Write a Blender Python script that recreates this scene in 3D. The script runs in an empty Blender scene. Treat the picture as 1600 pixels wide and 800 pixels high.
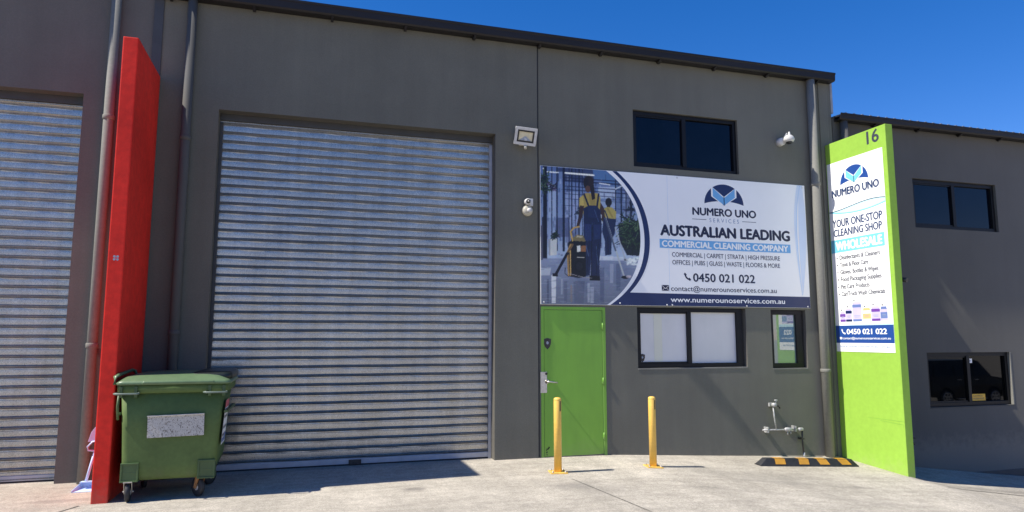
import bpy, bmesh, math, random
import numpy as np
from mathutils import Vector, Matrix
random.seed(7)
R = math.radians
S = bpy.context.scene
C = S.collection

# ------------------------------------------------------------------ camera, sky, sun, exposure
cam_d = bpy.data.cameras.new('camera')
cam = bpy.data.objects.new('camera', cam_d); C.objects.link(cam)
cam.location = (0, -9.107, 1.645)
cam.rotation_euler = (R(90 + 6.8), 0, R(-16.83))
cam_d.lens = 23.95; cam_d.sensor_width = 36; cam_d.clip_start = 0.1; cam_d.clip_end = 3000
S.camera = cam
SUN_DIR = Vector((3.915, 0.262, -4.864)).normalized()
w = bpy.data.worlds.new('World'); S.world = w; w.use_nodes = True
nt = w.node_tree
sky = nt.nodes.new('ShaderNodeTexSky'); sky.sky_type = 'NISHITA'; sky.sun_disc = False
sky.sun_elevation = math.asin(-SUN_DIR.z); sky.sun_rotation = math.atan2(-SUN_DIR.x, -SUN_DIR.y)
sky.air_density = 1.0; sky.dust_density = 0.15; sky.ozone_density = 4.0; sky.altitude = 200
hs_ = nt.nodes.new('ShaderNodeHueSaturation'); hs_.inputs['Saturation'].default_value = 1.36; hs_.inputs['Value'].default_value = 1.0
nt.links.new(sky.outputs[0], hs_.inputs['Color']); 
tint = nt.nodes.new('ShaderNodeMix'); tint.data_type = 'RGBA'; tint.blend_type = 'MULTIPLY'; tint.inputs[0].default_value = 1; tint.inputs[7].default_value = (1.08, 0.88, 1.12, 1)
nt.links.new(hs_.outputs[0], tint.inputs[6]); nt.links.new(tint.outputs[2], nt.nodes['Background'].inputs[0])
nt.nodes['Background'].inputs[1].default_value = 0.10
sd = bpy.data.lights.new('sun', 'SUN'); sun = bpy.data.objects.new('sun', sd); C.objects.link(sun)
sd.energy = 5.0; sd.angle = R(0.53); sd.color = (1.0, 0.95, 0.87)
sun.rotation_euler = SUN_DIR.to_track_quat('-Z', 'Y').to_euler(); sun.location = (-30, -5, 40)
S.view_settings.view_transform = 'Standard'; S.view_settings.look = 'None'
S.view_settings.gamma = 1; S.view_settings.exposure = 0.55
S.render.engine = 'CYCLES'

# ------------------------------------------------------------------ materials
def srgb(r, g, b):
    f = lambda c: (c/255/12.92) if c/255 <= 0.04045 else ((c/255+0.055)/1.055)**2.4
    return (f(r), f(g), f(b))
class Mat:
    def __init__(s, name, color, rough=0.6, metal=0.0, spec=0.5, ior=None):
        s.m = bpy.data.materials.new(name); s.m.use_nodes = True
        s.t = s.m.node_tree; s.b = s.t.nodes['Principled BSDF']; s.col = color
        s.b.inputs['Base Color'].default_value = (*color, 1); s.b.inputs['Roughness'].default_value = rough
        s.b.inputs['Metallic'].default_value = metal; s.b.inputs['Specular IOR Level'].default_value = spec
        if ior: s.b.inputs['IOR'].default_value = ior
        s.csock = None
    def n(s, kind, **kw):
        x = s.t.nodes.new(kind)
        for k, v in kw.items():
            if k in x.inputs: x.inputs[k].default_value = v
            else: setattr(x, k, v)
        return x
    def l(s, a, b): s.t.links.new(a, b)
    def coord(s, scale=(1, 1, 1), rot=(0, 0, 0)):
        tc = s.n('ShaderNodeTexCoord'); mp = s.n('ShaderNodeMapping')
        mp.inputs['Scale'].default_value = scale; mp.inputs['Rotation'].default_value = rot
        s.l(tc.outputs['Object'], mp.inputs[0]); return mp.outputs[0]
    def noise(s, scale, detail=4, rough=0.55, cs=(1, 1, 1), rot=(0, 0, 0), dist=0):
        x = s.n('ShaderNodeTexNoise', Scale=scale, Detail=detail, Roughness=rough, Distortion=dist)
        s.l(s.coord(cs, rot), x.inputs['Vector']); return x.outputs['Fac']
    def ramp(s, sock, p0, p1, c0=(0, 0, 0), c1=(1, 1, 1)):
        r = s.n('ShaderNodeValToRGB'); e = r.color_ramp.elements
        e[0].position = p0; e[1].position = p1; e[0].color = (*c0, 1); e[1].color = (*c1, 1)
        s.l(sock, r.inputs[0]); return r.outputs[0]
    def mixc(s, fac, color=None, mode='MIX', sock=None):
        mx = s.n('ShaderNodeMix', data_type='RGBA', blend_type=mode)
        if s.csock: s.l(s.csock, mx.inputs[6])
        else: mx.inputs[6].default_value = (*s.col, 1)
        if sock: s.l(sock, mx.inputs[7])
        else: mx.inputs[7].default_value = (*color, 1)
        if isinstance(fac, (int, float)): mx.inputs[0].default_value = fac
        else: s.l(fac, mx.inputs[0])
        s.csock = mx.outputs[2]; s.l(s.csock, s.b.inputs['Base Color']); return s
    def vary(s, scale, amt, detail=4, cs=(1, 1, 1), rot=(0, 0, 0), p=(0.3, 0.7)):
        lo = tuple(max(0, 1-amt) for _ in range(3)); hi = tuple(1+amt for _ in range(3))
        return s.mixc(1.0, mode='MULTIPLY', sock=s.ramp(s.noise(scale, detail, 0.6, cs, rot), p[0], p[1], lo, hi))
    def bump(s, scale, strength, dist=0.002, detail=3, cs=(1, 1, 1), sock=None):
        b = s.n('ShaderNodeBump', Strength=strength, Distance=dist)
        s.l(sock or s.noise(scale, detail, 0.6, cs), b.inputs['Height'])
        if getattr(s, 'bs', None): s.l(s.bs, b.inputs['Normal'])
        s.bs = b.outputs[0]; s.l(s.bs, s.b.inputs['Normal']); return s
    def roughvar(s, scale, lo, hi, cs=(1, 1, 1)):
        mr = s.n('ShaderNodeMapRange'); mr.inputs['To Min'].default_value = lo; mr.inputs['To Max'].default_value = hi
        mr.inputs['From Min'].default_value = .3; mr.inputs['From Max'].default_value = .45
        s.l(s.noise(scale, 3, .6, cs), mr.inputs[0]); s.l(mr.outputs[0], s.b.inputs['Roughness']); return s

SHEEN = 1.0
def worn(k, dust, scuff, z0=.02, z1=.32, amt=.5, samt=.3):
    tc = k.n('ShaderNodeTexCoord'); sp = k.n('ShaderNodeSeparateXYZ'); k.l(tc.outputs['Object'], sp.inputs[0])
    md = k.n('ShaderNodeMath', operation='MULTIPLY_ADD'); k.l(k.noise(8, 6, .75), md.inputs[0]); md.inputs[1].default_value = .8; k.l(sp.outputs['Z'], md.inputs[2])
    k.mixc(k.ramp(md.outputs[0], z0+.25, z1+.3, (amt,)*3, (0, 0, 0)), dust)
    k.mixc(k.ramp(k.noise(11, 6, .75, (1, 1, .35), (.2, .5, 0), 1.2), .66, .73, (0, 0, 0), (samt,)*3), scuff)
    return k
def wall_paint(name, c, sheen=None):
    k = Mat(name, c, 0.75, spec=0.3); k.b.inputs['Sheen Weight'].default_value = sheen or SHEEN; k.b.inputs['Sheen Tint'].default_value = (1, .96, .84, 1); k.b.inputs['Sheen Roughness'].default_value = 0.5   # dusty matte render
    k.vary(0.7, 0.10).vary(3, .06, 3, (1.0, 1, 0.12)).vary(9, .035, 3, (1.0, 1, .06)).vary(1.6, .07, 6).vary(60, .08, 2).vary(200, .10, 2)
    k.mixc(k.ramp(k.noise(5, 5, .7, (1, 1, .05)), .66, .78, (0, 0, 0), (.22,)*3), tuple(v*.62 for v in c))
    tc = k.n('ShaderNodeTexCoord'); sp = k.n('ShaderNodeSeparateXYZ'); k.l(tc.outputs['Object'], sp.inputs[0])
    md = k.n('ShaderNodeMath', operation='MULTIPLY_ADD'); k.l(k.noise(7, 6, .75), md.inputs[0]); md.inputs[1].default_value = .9; k.l(sp.outputs['Z'], md.inputs[2])
    k.mixc(k.ramp(md.outputs[0], .22, .50, (.5,)*3, (0, 0, 0)), (0.19, 0.165, 0.13))
    return k \
        .bump(150, 0.5, 0.0012, 3).bump(22, 0.35, 0.002, 3).m
M = {}
M['wall'] = wall_paint('charcoal_render', (0.114, 0.112, 0.089))
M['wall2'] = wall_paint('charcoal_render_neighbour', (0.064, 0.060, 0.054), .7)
M['wall3'] = wall_paint('charcoal_render_left_unit', (0.100, 0.095, 0.084))
M['reveal'] = Mat('render_reveal', (0.125, 0.118, 0.10), 0.8, spec=.2).vary(3, .1).vary(60, .1).bump(150, .4, .0012).m
M['trim'] = Mat('dark_trim', (0.05, 0.052, 0.054), 0.6).vary(5, .15).m
M['gutter'] = Mat('dark_gutter_metal', (0.014, 0.012, 0.012), 0.5, spec=.35).vary(3, .3, 4, (.3, 1, 1)).m
M['flash'] = Mat('pale_flashing', (0.32, 0.33, 0.35), 0.5).vary(4, .2).m
M['pipe'] = Mat('grey_painted_pipe', (0.20, 0.195, 0.17), 0.8, spec=.2).vary(2, .14, 4, (1, 1, .3)).vary(30, .08).bump(60, .15).m
M['pipe_dark'] = Mat('charcoal_painted_pipe', (0.095, 0.093, 0.086), 0.8, spec=.2).vary(2, .15, 4, (1, 1, .3)).m
M['roof'] = Mat('roof_sheet', (0.30, 0.31, 0.32), 0.4, metal=.3).vary(2, .15).m
M['red'] = Mat('red_painted_render', (0.72, 0.030, 0.018), 0.6, spec=.2).vary(1.2, .14).vary(14, .12)
worn(M['red'], (0.30, 0.16, 0.11), (0.50, 0.09, 0.07), amt=.45, samt=.35).bump(120, .6, .0012).bump(18, .4, .003); M['red'] = M['red'].m
M['green'] = Mat('lime_painted_render', (0.28, 0.48, 0.062), 0.6, spec=.2).vary(1.1, .06).vary(14, .05)
worn(M['green'], (0.33, 0.40, 0.14), (0.36, 0.50, 0.14), z0=-.35, z1=.0, amt=.45, samt=.25).bump(110, .35, .001).bump(15, .3, .002); M['green'] = M['green'].m
M['green_door'] = Mat('green_door_paint', (0.175, 0.40, 0.030), 0.42).vary(1.3, .08).vary(8, .06, 3, (1, 1, .15))
worn(M['green_door'], (0.20, 0.28, 0.09), (0.26, 0.44, 0.10), amt=.45, samt=.22).bump(60, .08, .0006); M['green_door'] = M['green_door'].m
M['green_door'].node_tree.nodes['Principled BSDF'].inputs['Sheen Weight'].default_value = .45
M['black_alu'] = Mat('black_aluminium', (0.006, 0.006, 0.007), 0.45, spec=.3).vary(8, .2).m
M['black_rubber'] = Mat('black_rubber', (0.022, 0.022, 0.024), 0.65).vary(15, .35).bump(80, .3).m
M['black_plastic'] = Mat('black_plastic', (0.015, 0.015, 0.016), 0.45).vary(15, .2).m
g = Mat('dark_reflective_glass', (0.002, 0.003, 0.007), 0.02, ior=1.42); g.vary(3, .4).mixc(g.ramp(g.noise(16, 7, .75, (1, 1, .7), (0, 0, 0), .8), .60, .74, (0, 0, 0), (.6,)*3), (0.03, 0.036, 0.05)).bump(1.4, .05, .02, 2); M['glass'] = g.m
g = Mat('dark_shaded_glass', (0.002, 0.0025, 0.003), 0.02, ior=1.38); g.vary(3, .4); M['glass_dark'] = g.m
g = Mat('frosted_pane', (0.68, 0.68, 0.66), 0.10, ior=1.5); g.vary(.8, .07).vary(2.5, .05, 4, (1, 1, .25)); M['frosted'] = g.m
g = Mat('frosted_pane_pale_strip', (0.68, 0.68, 0.56), 0.10, ior=1.5); g.vary(.8, .05); M['frosted_strip'] = g.m
g = Mat('tinted_mirror_glass', (0.16, 0.24, 0.22), 0.02, ior=2.6); g.vary(1.5, .1); M['mirror'] = g.m
M['white'] = Mat('white_vinyl', (0.93, 0.925, 0.89), 0.4).vary(.9, .025).m
M['white_hw'] = Mat('white_enamel', (0.55, 0.54, 0.51), 0.5).vary(20, .1).m
M['cream'] = Mat('cream_plastic', (0.46, 0.43, 0.34), 0.55).vary(20, .12).m
M['navy'] = Mat('navy_print', srgb(25, 42, 88), 0.35).vary(1, .06).m
M['navy_text'] = Mat('navy_lettering', srgb(20, 26, 58), 0.4).vary(5, .05).m
M['fin_navy'] = Mat('royal_blue_print', (0.018, 0.068, 0.27), 0.35).vary(1, .05).m
M['fin_teal'] = Mat('dark_teal_print', (0.03, 0.10, 0.13), 0.35).vary(1, .05).m
M['cyan'] = Mat('sky_blue_print', (0.16, 0.42, 0.72), 0.35).vary(1, .05).m
M['cyan2'] = Mat('aqua_print', (0.18, 0.55, 0.70), 0.35).vary(1, .05).m
M['pale'] = Mat('pale_blue_print', (0.50, 0.66, 0.86), 0.35).vary(1, .05).m
M['wave_tint'] = Mat('faint_blue_print', (0.66, 0.75, 0.88), 0.35).vary(1, .04).m
M['pale2'] = Mat('pale_aqua_print', (0.55, 0.78, 0.84), 0.35).vary(1, .05).m
M['slate'] = Mat('slate_blue_print', (0.22, 0.29, 0.42), 0.35).vary(1, .05).m
M['grey_text'] = Mat('grey_lettering', (0.30, 0.34, 0.40), 0.4).vary(1, .05).m
M['dark_text'] = Mat('dark_lettering', (0.05, 0.055, 0.075), 0.4).vary(5, .05).m
M['purple'] = Mat('purple_print', (0.16, 0.05, 0.33), 0.4).vary(5, .1).m
M['lilac'] = Mat('lilac_print', (0.56, 0.50, 0.74), 0.4).vary(5, .06).m
M['orange_print'] = Mat('orange_print', (0.80, 0.50, 0.20), 0.4).vary(5, .08).m
M['blueprint'] = Mat('steel_blue_print', (0.14, 0.20, 0.42), 0.4).vary(5, .08).m
M['yellow'] = Mat('yellow_powder_coat', (0.80, 0.50, 0.10), 0.42).vary(6, .08).vary(40, .05)
worn(M['yellow'], (0.45, 0.30, 0.12), (0.55, 0.36, 0.14), z1=.16, amt=.55, samt=.45).bump(90, .08); M['yellow'] = M['yellow'].m
M['yellow_tile'] = Mat('amber_reflector', (0.62, 0.30, 0.03), 0.4).vary(10, .15).m
M['notice'] = Mat('amber_notice', (0.75, 0.44, 0.04), 0.5).vary(10, .1).m
M['steel'] = Mat('satin_steel', (0.55, 0.52, 0.48), 0.35, metal=.8).vary(30, .2).m
M['tapmetal'] = Mat('weathered_pipe_metal', (0.40, 0.40, 0.385), 0.55, metal=.3).vary(30, .35).m
M['darkmetal'] = Mat('dark_cast_metal', (0.05, 0.045, 0.042), 0.45, metal=.4).vary(25, .35).m
M['rust'] = Mat('rusty_steel', (0.36, 0.17, 0.06), 0.8, metal=.2).vary(30, .5).bump(60, .3).m
b = Mat('green_bin_plastic', (0.102, 0.152, 0.046), 0.65, spec=.25)
worn(b, (0.15, 0.16, 0.09), (0.16, 0.19, 0.10), z0=.15, z1=.45, amt=.5, samt=.35).vary(2, .14).vary(25, .08).mixc(b.ramp(b.noise(9, 6, .7, (1, 1, 5), (0, .5, 0), 1.5), .68, .73), (0.19, 0.23, 0.10)).bump(70, .12); M['bin'] = b.m
M['bin_dark'] = Mat('dark_green_plastic', (0.062, 0.105, 0.032), 0.5).vary(4, .2).m
M['bin_grip'] = Mat('worn_handle_plastic', (0.14, 0.18, 0.14), 0.45).vary(8, .15).m
M['bin_lid'] = Mat('green_lid_plastic', (0.115, 0.180, 0.085), 0.38).vary(2, .12).vary(20, .08).m
M['bin_lid_dark'] = Mat('dark_lid_plastic', (0.010, 0.016, 0.012), 0.4).vary(3, .2).m
p = Mat('worn_metal_plate', (0.50, 0.48, 0.44), 0.5, metal=.25)
p.mixc(p.ramp(p.noise(34, 5, .7, (1, 1, 1), (0, 0, 0), 2.2), .52, .60), (0.14, 0.12, 0.10)).bump(60, .2); M['plate'] = p.m
M['lightblue'] = Mat('light_blue_plastic', (0.50, 0.70, 0.92), 0.45).vary(8, .1).m
M['lilacplastic'] = Mat('lilac_plastic', (0.58, 0.66, 0.88), 0.45).vary(8, .1).m
M['lens'] = Mat('floodlight_lens', (0.62, 0.56, 0.38), 0.15).vary(12, .15).m
M['redlabel'] = Mat('red_label', (0.55, 0.10, 0.12), 0.5).vary(20, .2).m
M['screw'] = Mat('screw_metal', (0.7, 0.7, 0.7), 0.4, metal=.4).vary(10, .1).m

def galv():
    g = Mat('galvanised_slats', (0.46, 0.447, 0.405), 0.25, metal=0.92, spec=.5)
    v = g.n('ShaderNodeTexVoronoi', Scale=95.0); g.l(g.coord((1, 1, 1.4)), v.inputs['Vector'])
    g.mixc(1.0, mode='MULTIPLY', sock=g.ramp(v.outputs['Color'], .1, .9, (.80,)*3, (1.14,)*3))
    g.vary(160, .12, 2, (1, 1, 1)).vary(1.5, .07, 3).vary(4, .10, 4, (2.5, 1, .12))
    g.bump(150, .16, .0012, 2).bump(1, .12, .006, 2, (.8, 1, 9))
    g.roughvar(130, .16, .36)
    return g.m
M['galv'] = galv()
M['rail'] = Mat('pale_door_rail', (0.42, 0.43, 0.46), 0.45, metal=.4).vary(6, .12).m

def concrete():
    g = Mat('weathered_concrete', (0.385, 0.348, 0.285), 0.85, spec=.25)
    g.vary(.35, .10, 5, p=(.35, .65)).vary(1.6, .10, 6).vary(9, .13, 5).vary(28, .16, 5).vary(70, .26, 3).vary(200, .26, 2)
    g.vary(2.2, .12, 6, (1, .18, 1), (0, 0, R(24))).vary(9, .10, 6, (.12, 1, 1), (0, 0, R(-16)))
    g.vary(3.0, .07, 5, (.15, 1, 1), (0, 0, R(-12)))
    # dark worn patches
    g.mixc(g.ramp(g.noise(.9, 7, .65, (1, 1, 1), (0, 0, .3), .4), .60, .80, (0, 0, 0), (.32,)*3), (0.20, 0.185, 0.165))
    g.mixc(g.ramp(g.noise(7, 5, .75, (1, .6, 1), (0, 0, .4), .8), .66, .78, (0, 0, 0), (.30,)*3), (0.20, 0.18, 0.155))
    # small dark spots and pale flecks
    g.mixc(g.ramp(g.noise(38, 2, .5), .70, .76, (0, 0, 0), (.35,)*3), (0.17, 0.15, 0.13))
    g.mixc(g.ramp(g.noise(55, 2, .5, (1, 1, 1), (.3, 0, 1)), .70, .76, (0, 0, 0), (.4,)*3), (0.62, 0.60, 0.54))
    # long worn streaks at the falling driveway edge, a few oil marks, painted shadow
    def stain_or_shadow(cx, cy, sx, sy, ang, amt, col):
        tc = g.n('ShaderNodeTexCoord'); mp = g.n('ShaderNodeMapping', vector_type='TEXTURE')
        mp.inputs['Location'].default_value = (cx, cy, 0); mp.inputs['Rotation'].default_value = (0, 0, ang)
        mp.inputs['Scale'].default_value = (sx, sy, 50)
        g.l(tc.outputs['Object'], mp.inputs[0])
        ln = g.n('ShaderNodeVectorMath', operation='LENGTH'); g.l(mp.outputs[0], ln.inputs[0])
        nz = g.noise(6, 5, .7)
        ad = g.n('ShaderNodeMath', operation='ADD'); g.l(ln.outputs['Value'], ad.inputs[0])
        ms = g.n('ShaderNodeMath', operation='MULTIPLY_ADD'); g.l(nz, ms.inputs[0]); ms.inputs[1].default_value = 1.1; ms.inputs[2].default_value = -.55
        g.l(ms.outputs[0], ad.inputs[1])
        g.mixc(g.ramp(ad.outputs[0], .35, 1.0, (amt,)*3, (0, 0, 0)), col)
    stain_or_shadow(10.3, -1.5, 2.6, .16, R(-3), .55, (0.16, 0.145, 0.125))
    stain_or_shadow(11.6, -1.0, 2.6, .32, R(8), .35, (0.22, 0.21, 0.20))
    stain_or_shadow(-2.3, -.95, .34, .13, 0, .45, (0.20, 0.17, 0.15))  # soft shadow of something overhead, painted into the concrete colour
    stain_or_shadow(3.2, -2.0, .5, .6, .6, .35, (0.21, 0.19, 0.165))
    stain_or_shadow(2.9, -1.8, .28, .2, 0, .35, (0.20, 0.185, 0.165))
    stain_or_shadow(5.6, -1.4, 1.3, .4, R(-14), .22, (0.24, 0.225, 0.19))
    stain_or_shadow(3.1, -1.0, .5, .16, .1, .25, (0.22, 0.2, 0.17))
    stain_or_shadow(5.2, -2.3, 2.6, .10, R(-18), .22, (0.17, 0.155, 0.135))
    stain_or_shadow(5.9, -1.75, 2.6, .09, R(-15), .2, (0.17, 0.155, 0.135))
    stain_or_shadow(1.2, -1.45, .16, .12, 0, .5, (0.12, 0.11, 0.10))
    stain_or_shadow(6.7, -1.9, .12, .09, .3, .45, (0.12, 0.11, 0.10))
    stain_or_shadow(2.75, -.35, .3, .1, 0, .3, (0.20, 0.18, 0.15))
    stain_or_shadow(0.6, -2.6, 1.2, .25, .15, .2, (0.24, 0.22, 0.19))
    g.bump(170, .9, .0025, 4).bump(34, .5, .003, 4).bump(6, .3, .008, 5)
    return g.m
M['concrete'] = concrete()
M['joint'] = Mat('joint_filler', (0.10, 0.092, 0.08), 0.9).vary(12, .3).m

# ------------------------------------------------------------------ mesh helpers
class MB:
    def __init__(s): s.v = []; s.f = []; s.mi = []; s.sm = []; s.cur = 0
    def add(s, vs, fs, smooth=False):
        o = len(s.v); s.v += [tuple(v) for v in vs]
        for f in fs: s.f.append(tuple(i+o for i in f)); s.mi.append(s.cur); s.sm.append(smooth)
        return s
    def box(s, x0, x1, y0, y1, z0, z1, mat=None):
        vs = [(x, y, z) for z in (z0, z1) for y in (y0, y1) for x in (x0, x1)]
        if mat is not None: vs = [mat @ Vector(v) for v in vs]
        return s.add(vs, [(0, 2, 3, 1), (4, 5, 7, 6), (0, 1, 5, 4), (2, 6, 7, 3), (0, 4, 6, 2), (1, 3, 7, 5)])
    def rings(s, rings, cap=True, smooth=True):
        n = len(rings[0]); vs = [p for r in rings for p in r]; fs = []
        for k in range(len(rings)-1):
            for i in range(n): fs.append((k*n+i, k*n+(i+1) % n, (k+1)*n+(i+1) % n, (k+1)*n+i))
        s.add(vs, fs, smooth)
        if cap:
            s.add(rings[0], [tuple(reversed(range(n)))]); s.add(rings[-1], [tuple(range(n))])
        return s
    def tube(s, pts, r, n=14, cap=True):
        pts = [Vector(p) for p in pts]; rr = r if isinstance(r, (list, tuple)) else [r]*len(pts); out = []
        for i, p in enumerate(pts):
            d = (pts[min(i+1, len(pts)-1)]-pts[max(i-1, 0)]).normalized()
            a = d.cross(Vector((0, 0, 1)) if abs(d.z) < .9 else Vector((0, 1, 0))).normalized(); b = a.cross(d)
            out.append([p+a*math.cos(t)*rr[i]+b*math.sin(t)*rr[i] for t in [2*math.pi*k/n for k in range(n)]])
        return s.rings([[tuple(v) for v in reversed(q)] for q in out], cap)
    def lathe(s, prof, c=(0, 0, 0), axis='z', n=24):
        A = {'z': lambda a, b, h: (c[0]+a, c[1]+b, c[2]+h), 'y': lambda a, b, h: (c[0]+a, c[1]+h, c[2]+b), 'x': lambda a, b, h: (c[0]+h, c[1]+a, c[2]+b)}[axis]
        rs = [[A(r*math.cos(2*math.pi*k/n), r*math.sin(2*math.pi*k/n), h) for k in range(n)] for r, h in prof]
        return s.rings(rs, True)
    def prism(s, poly, d0, d1, frame):   # poly in (u,v), extruded along depth
        n = len(poly); a = [frame(u, v, d0) for u, v in poly]; b = [frame(u, v, d1) for u, v in poly]
        s.add(a+b, [tuple(range(n)), tuple(range(2*n-1, n-1, -1))]+[(i, i+n, (i+1) % n+n, (i+1) % n) for i in range(n)]); return s
    def build(s, name, mats, parent=None, bevel=0, seg=2, smooth_angle=None, recalc=True):
        me = bpy.data.meshes.new(name); me.from_pydata(s.v, [], s.f)
        for m in (mats if isinstance(mats, (list, tuple)) else [mats]): me.materials.append(m)
        for p, i, sm in zip(me.polygons, s.mi, s.sm): p.material_index = i; p.use_smooth = sm
        if recalc or bevel:
            bm = bmesh.new(); bm.from_mesh(me)
            bmesh.ops.remove_doubles(bm, verts=bm.verts, dist=1e-5)
            bmesh.ops.recalc_face_normals(bm, faces=bm.faces)
            if bevel:
                ed = [e for e in bm.edges if len(e.link_faces) == 2 and e.calc_face_angle(0) > R(40)]
                bmesh.ops.bevel(bm, geom=ed, offset=bevel, segments=seg, profile=.6, affect='EDGES', clamp_overlap=True)
            bm.to_mesh(me); bm.free()
        o = bpy.data.objects.new(name, me); C.objects.link(o)
        if parent: o.parent = parent
        return o
def boxo(name, m, parent, *a, bevel=0.004, mat=None): return MB().box(*a, mat=mat).build(name, m, parent, bevel)
def thing(name, label, cat, loc=(0, 0, 0), group=None):
    o = bpy.data.objects.new(name, None); C.objects.link(o); o.location = loc; o.empty_display_size = .2
    o['label'] = label; o['category'] = cat
    if group: o['group'] = group
    return o
def rel(o):    # put a part built in world space under its thing without moving it
    o.matrix_parent_inverse = Matrix.Translation(-o.parent.location); return o
def fix(root):
    for ch in root.children: ch.matrix_parent_inverse = Matrix.Translation(-root.location)
def wall_mesh(x0, x1, z0, z1, y0, y1, ops):
    mb = MB(); xs = sorted({x0, x1, *[v for o in ops for v in o[:2]]}); zs = sorted({z0, z1, *[v for o in ops for v in o[2:]]})
    inside = lambda x, z: any(o[0] < x < o[1] and o[2] < z < o[3] for o in ops)
    for i in range(len(xs)-1):
        for j in range(len(zs)-1):
            if inside((xs[i]+xs[i+1])/2, (zs[j]+zs[j+1])/2): continue
            a, b_, c, d = xs[i], xs[i+1], zs[j], zs[j+1]
            mb.add([(a, y0, c), (b_, y0, c), (b_, y0, d), (a, y0, d)], [(0, 1, 2, 3)])
            mb.add([(a, y1, c), (b_, y1, c), (b_, y1, d), (a, y1, d)], [(3, 2, 1, 0)])
    def q(p, r, s_, t): mb.add([p, r, s_, t], [(0, 1, 2, 3)])
    mb.cur = 1
    for (a, b_, c, d) in ops:
        q((a, y0, c), (a, y1, c), (a, y1, d), (a, y0, d)); q((b_, y0, c), (b_, y0, d), (b_, y1, d), (b_, y1, c))
        q((a, y0, d), (a, y1, d), (b_, y1, d), (b_, y0, d))
        if c > z0: q((a, y0, c), (b_, y0, c), (b_, y1, c), (a, y1, c))
    q((x0, y0, z0), (x0, y0, z1), (x0, y1, z1), (x0, y1, z0)); q((x1, y0, z0), (x1, y1, z0), (x1, y1, z1), (x1, y0, z1))
    q((x0, y0, z1), (x1, y0, z1), (x1, y1, z1), (x0, y1, z1))
    return mb
# lettering: the built-in font turned into flat mesh, fitted between u0..u1 with its capitals from zb to zc
_caps = {}
def text_pts(body, off):
    cu = bpy.data.curves.new('t', 'FONT'); cu.body = body; cu.size = 1; cu.offset = off; cu.resolution_u = 4
    ob = bpy.data.objects.new('t', cu); C.objects.link(ob); bpy.context.view_layer.update()
    dg = bpy.context.evaluated_depsgraph_get(); me = bpy.data.meshes.new_from_object(ob.evaluated_get(dg))
    v = [tuple(p.co) for p in me.vertices]; f = [tuple(p.vertices) for p in me.polygons]
    bpy.data.objects.remove(ob); bpy.data.curves.remove(cu); bpy.data.meshes.remove(me); return v, f
def text(body, m, parent, frame, u0, u1, zb, zc, bold=0.0, name='lettering', mirror=False):
    if bold not in _caps:
        hv, _ = text_pts('H', 0); _caps[bold] = max(p[1] for p in hv)
    v, f = text_pts(body, 0); xa = min(p[0] for p in v); xb = max(p[0] for p in v); sz = (zc-zb)/_caps[bold]
    e = bold*sz*.75; mb = MB()
    for k, (du, dv) in enumerate([(0, 0)]+([(e, 0), (-e, 0), (0, e*.7), (0, -e*.7)] if bold > .009 else [])):
        mb.add([frame(u0+e+(p[0]-xa)/(xb-xa)*(u1-u0-2*e)+du, zb+p[1]*sz+dv, k*.00008) for p in v], f)
    return mb.build(name, m, parent, recalc=False)
def flat(name, m, parent, frame, polys, d=0.0):
    mb = MB()
    for p_ in polys: mb.add([frame(u, v, d) for u, v in p_], [tuple(range(len(p_)))])
    return mb.build(name, m, parent, recalc=False)
def rect(u0, u1, v0, v1): return [(u0, v0), (u1, v0), (u1, v1), (u0, v1)]
def ell(cx, cy, rx, ry, n=20, a0=0, a1=360): return [(cx+rx*math.cos(R(a0+(a1-a0)*k/n)), cy+ry*math.sin(R(a0+(a1-a0)*k/n))) for k in range(n+(a1-a0 != 360))]
def bez(p0, p1, p2, p3, n=14):
    return [tuple((1-t)**3*a+3*(1-t)**2*t*b_+3*(1-t)*t*t*c+t**3*d for a, b_, c, d in zip(p0, p1, p2, p3)) for t in [k/n for k in range(n+1)]]
def ribbon(name, m, parent, frame, a, b_, d=0.0):    # strip between two polylines of equal length
    mb = MB(); n = len(a)
    mb.add([frame(u, v, d) for u, v in a]+[frame(u, v, d) for u, v in b_], [(i, i+1, n+i+1, n+i) for i in range(n-1)])
    return mb.build(name, m, parent, recalc=False)

# ------------------------------------------------------------------ ground
def gz(x, y):
    z = float(np.interp(x, [-9e3, 3.0, 4.28, 6, 7.9, 8.2, 8.4, 8.8, 10.65, 12, 16, 9e3], [0, 0, -.015, -.112, -.207, -.225, -.29, -.365, -.59, -.745, -1.1, -1.1]))
    k = float(np.interp(x, [3, 8.2], [0, .055])); return z+k*max(min(y, 0), -3.5)
xs = [-600, -200, -80, -40, -20, -12]+list(np.arange(-9, 20.01, .25))+[24, 30, 45, 80, 200, 600]
ys = [-600, -200, -80, -40, -25, -18]+list(np.arange(-13, .51, .25))+[4, 12, 40, 120, 600]
mb = MB(); nx = len(xs)
mb.add([(x, y, gz(x, y)) for y in ys for x in xs], [(j*nx+i, j*nx+i+1, (j+1)*nx+i+1, (j+1)*nx+i) for j in range(len(ys)-1) for i in range(nx-1)], True)
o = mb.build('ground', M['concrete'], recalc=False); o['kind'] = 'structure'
def joint(x0, y0, x1, y1, wd):
    mb = MB(); n = 60; d = Vector((x1-x0, y1-y0, 0)).normalized(); nn = Vector((-d.y, d.x, 0))
    vs = []
    for i in range(n+1):
        t = i/n; x = x0+(x1-x0)*t; y = y0+(y1-y0)*t
        for s_ in (-1, 1):
            wob = wd*(.5+.35*random.random()); px, py = x+nn.x*wob*s_, y+nn.y*wob*s_; vs.append((px, py, gz(px, py)+.004))
    mb.add(vs, [(2*i, 2*i+1, 2*i+3, 2*i+2) for i in range(n)]); return mb
o = joint(-2.06, -1.25, -2.75, -2.6, .012).build('concrete_joint', M['joint'], recalc=False); o['kind'] = 'structure'
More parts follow.
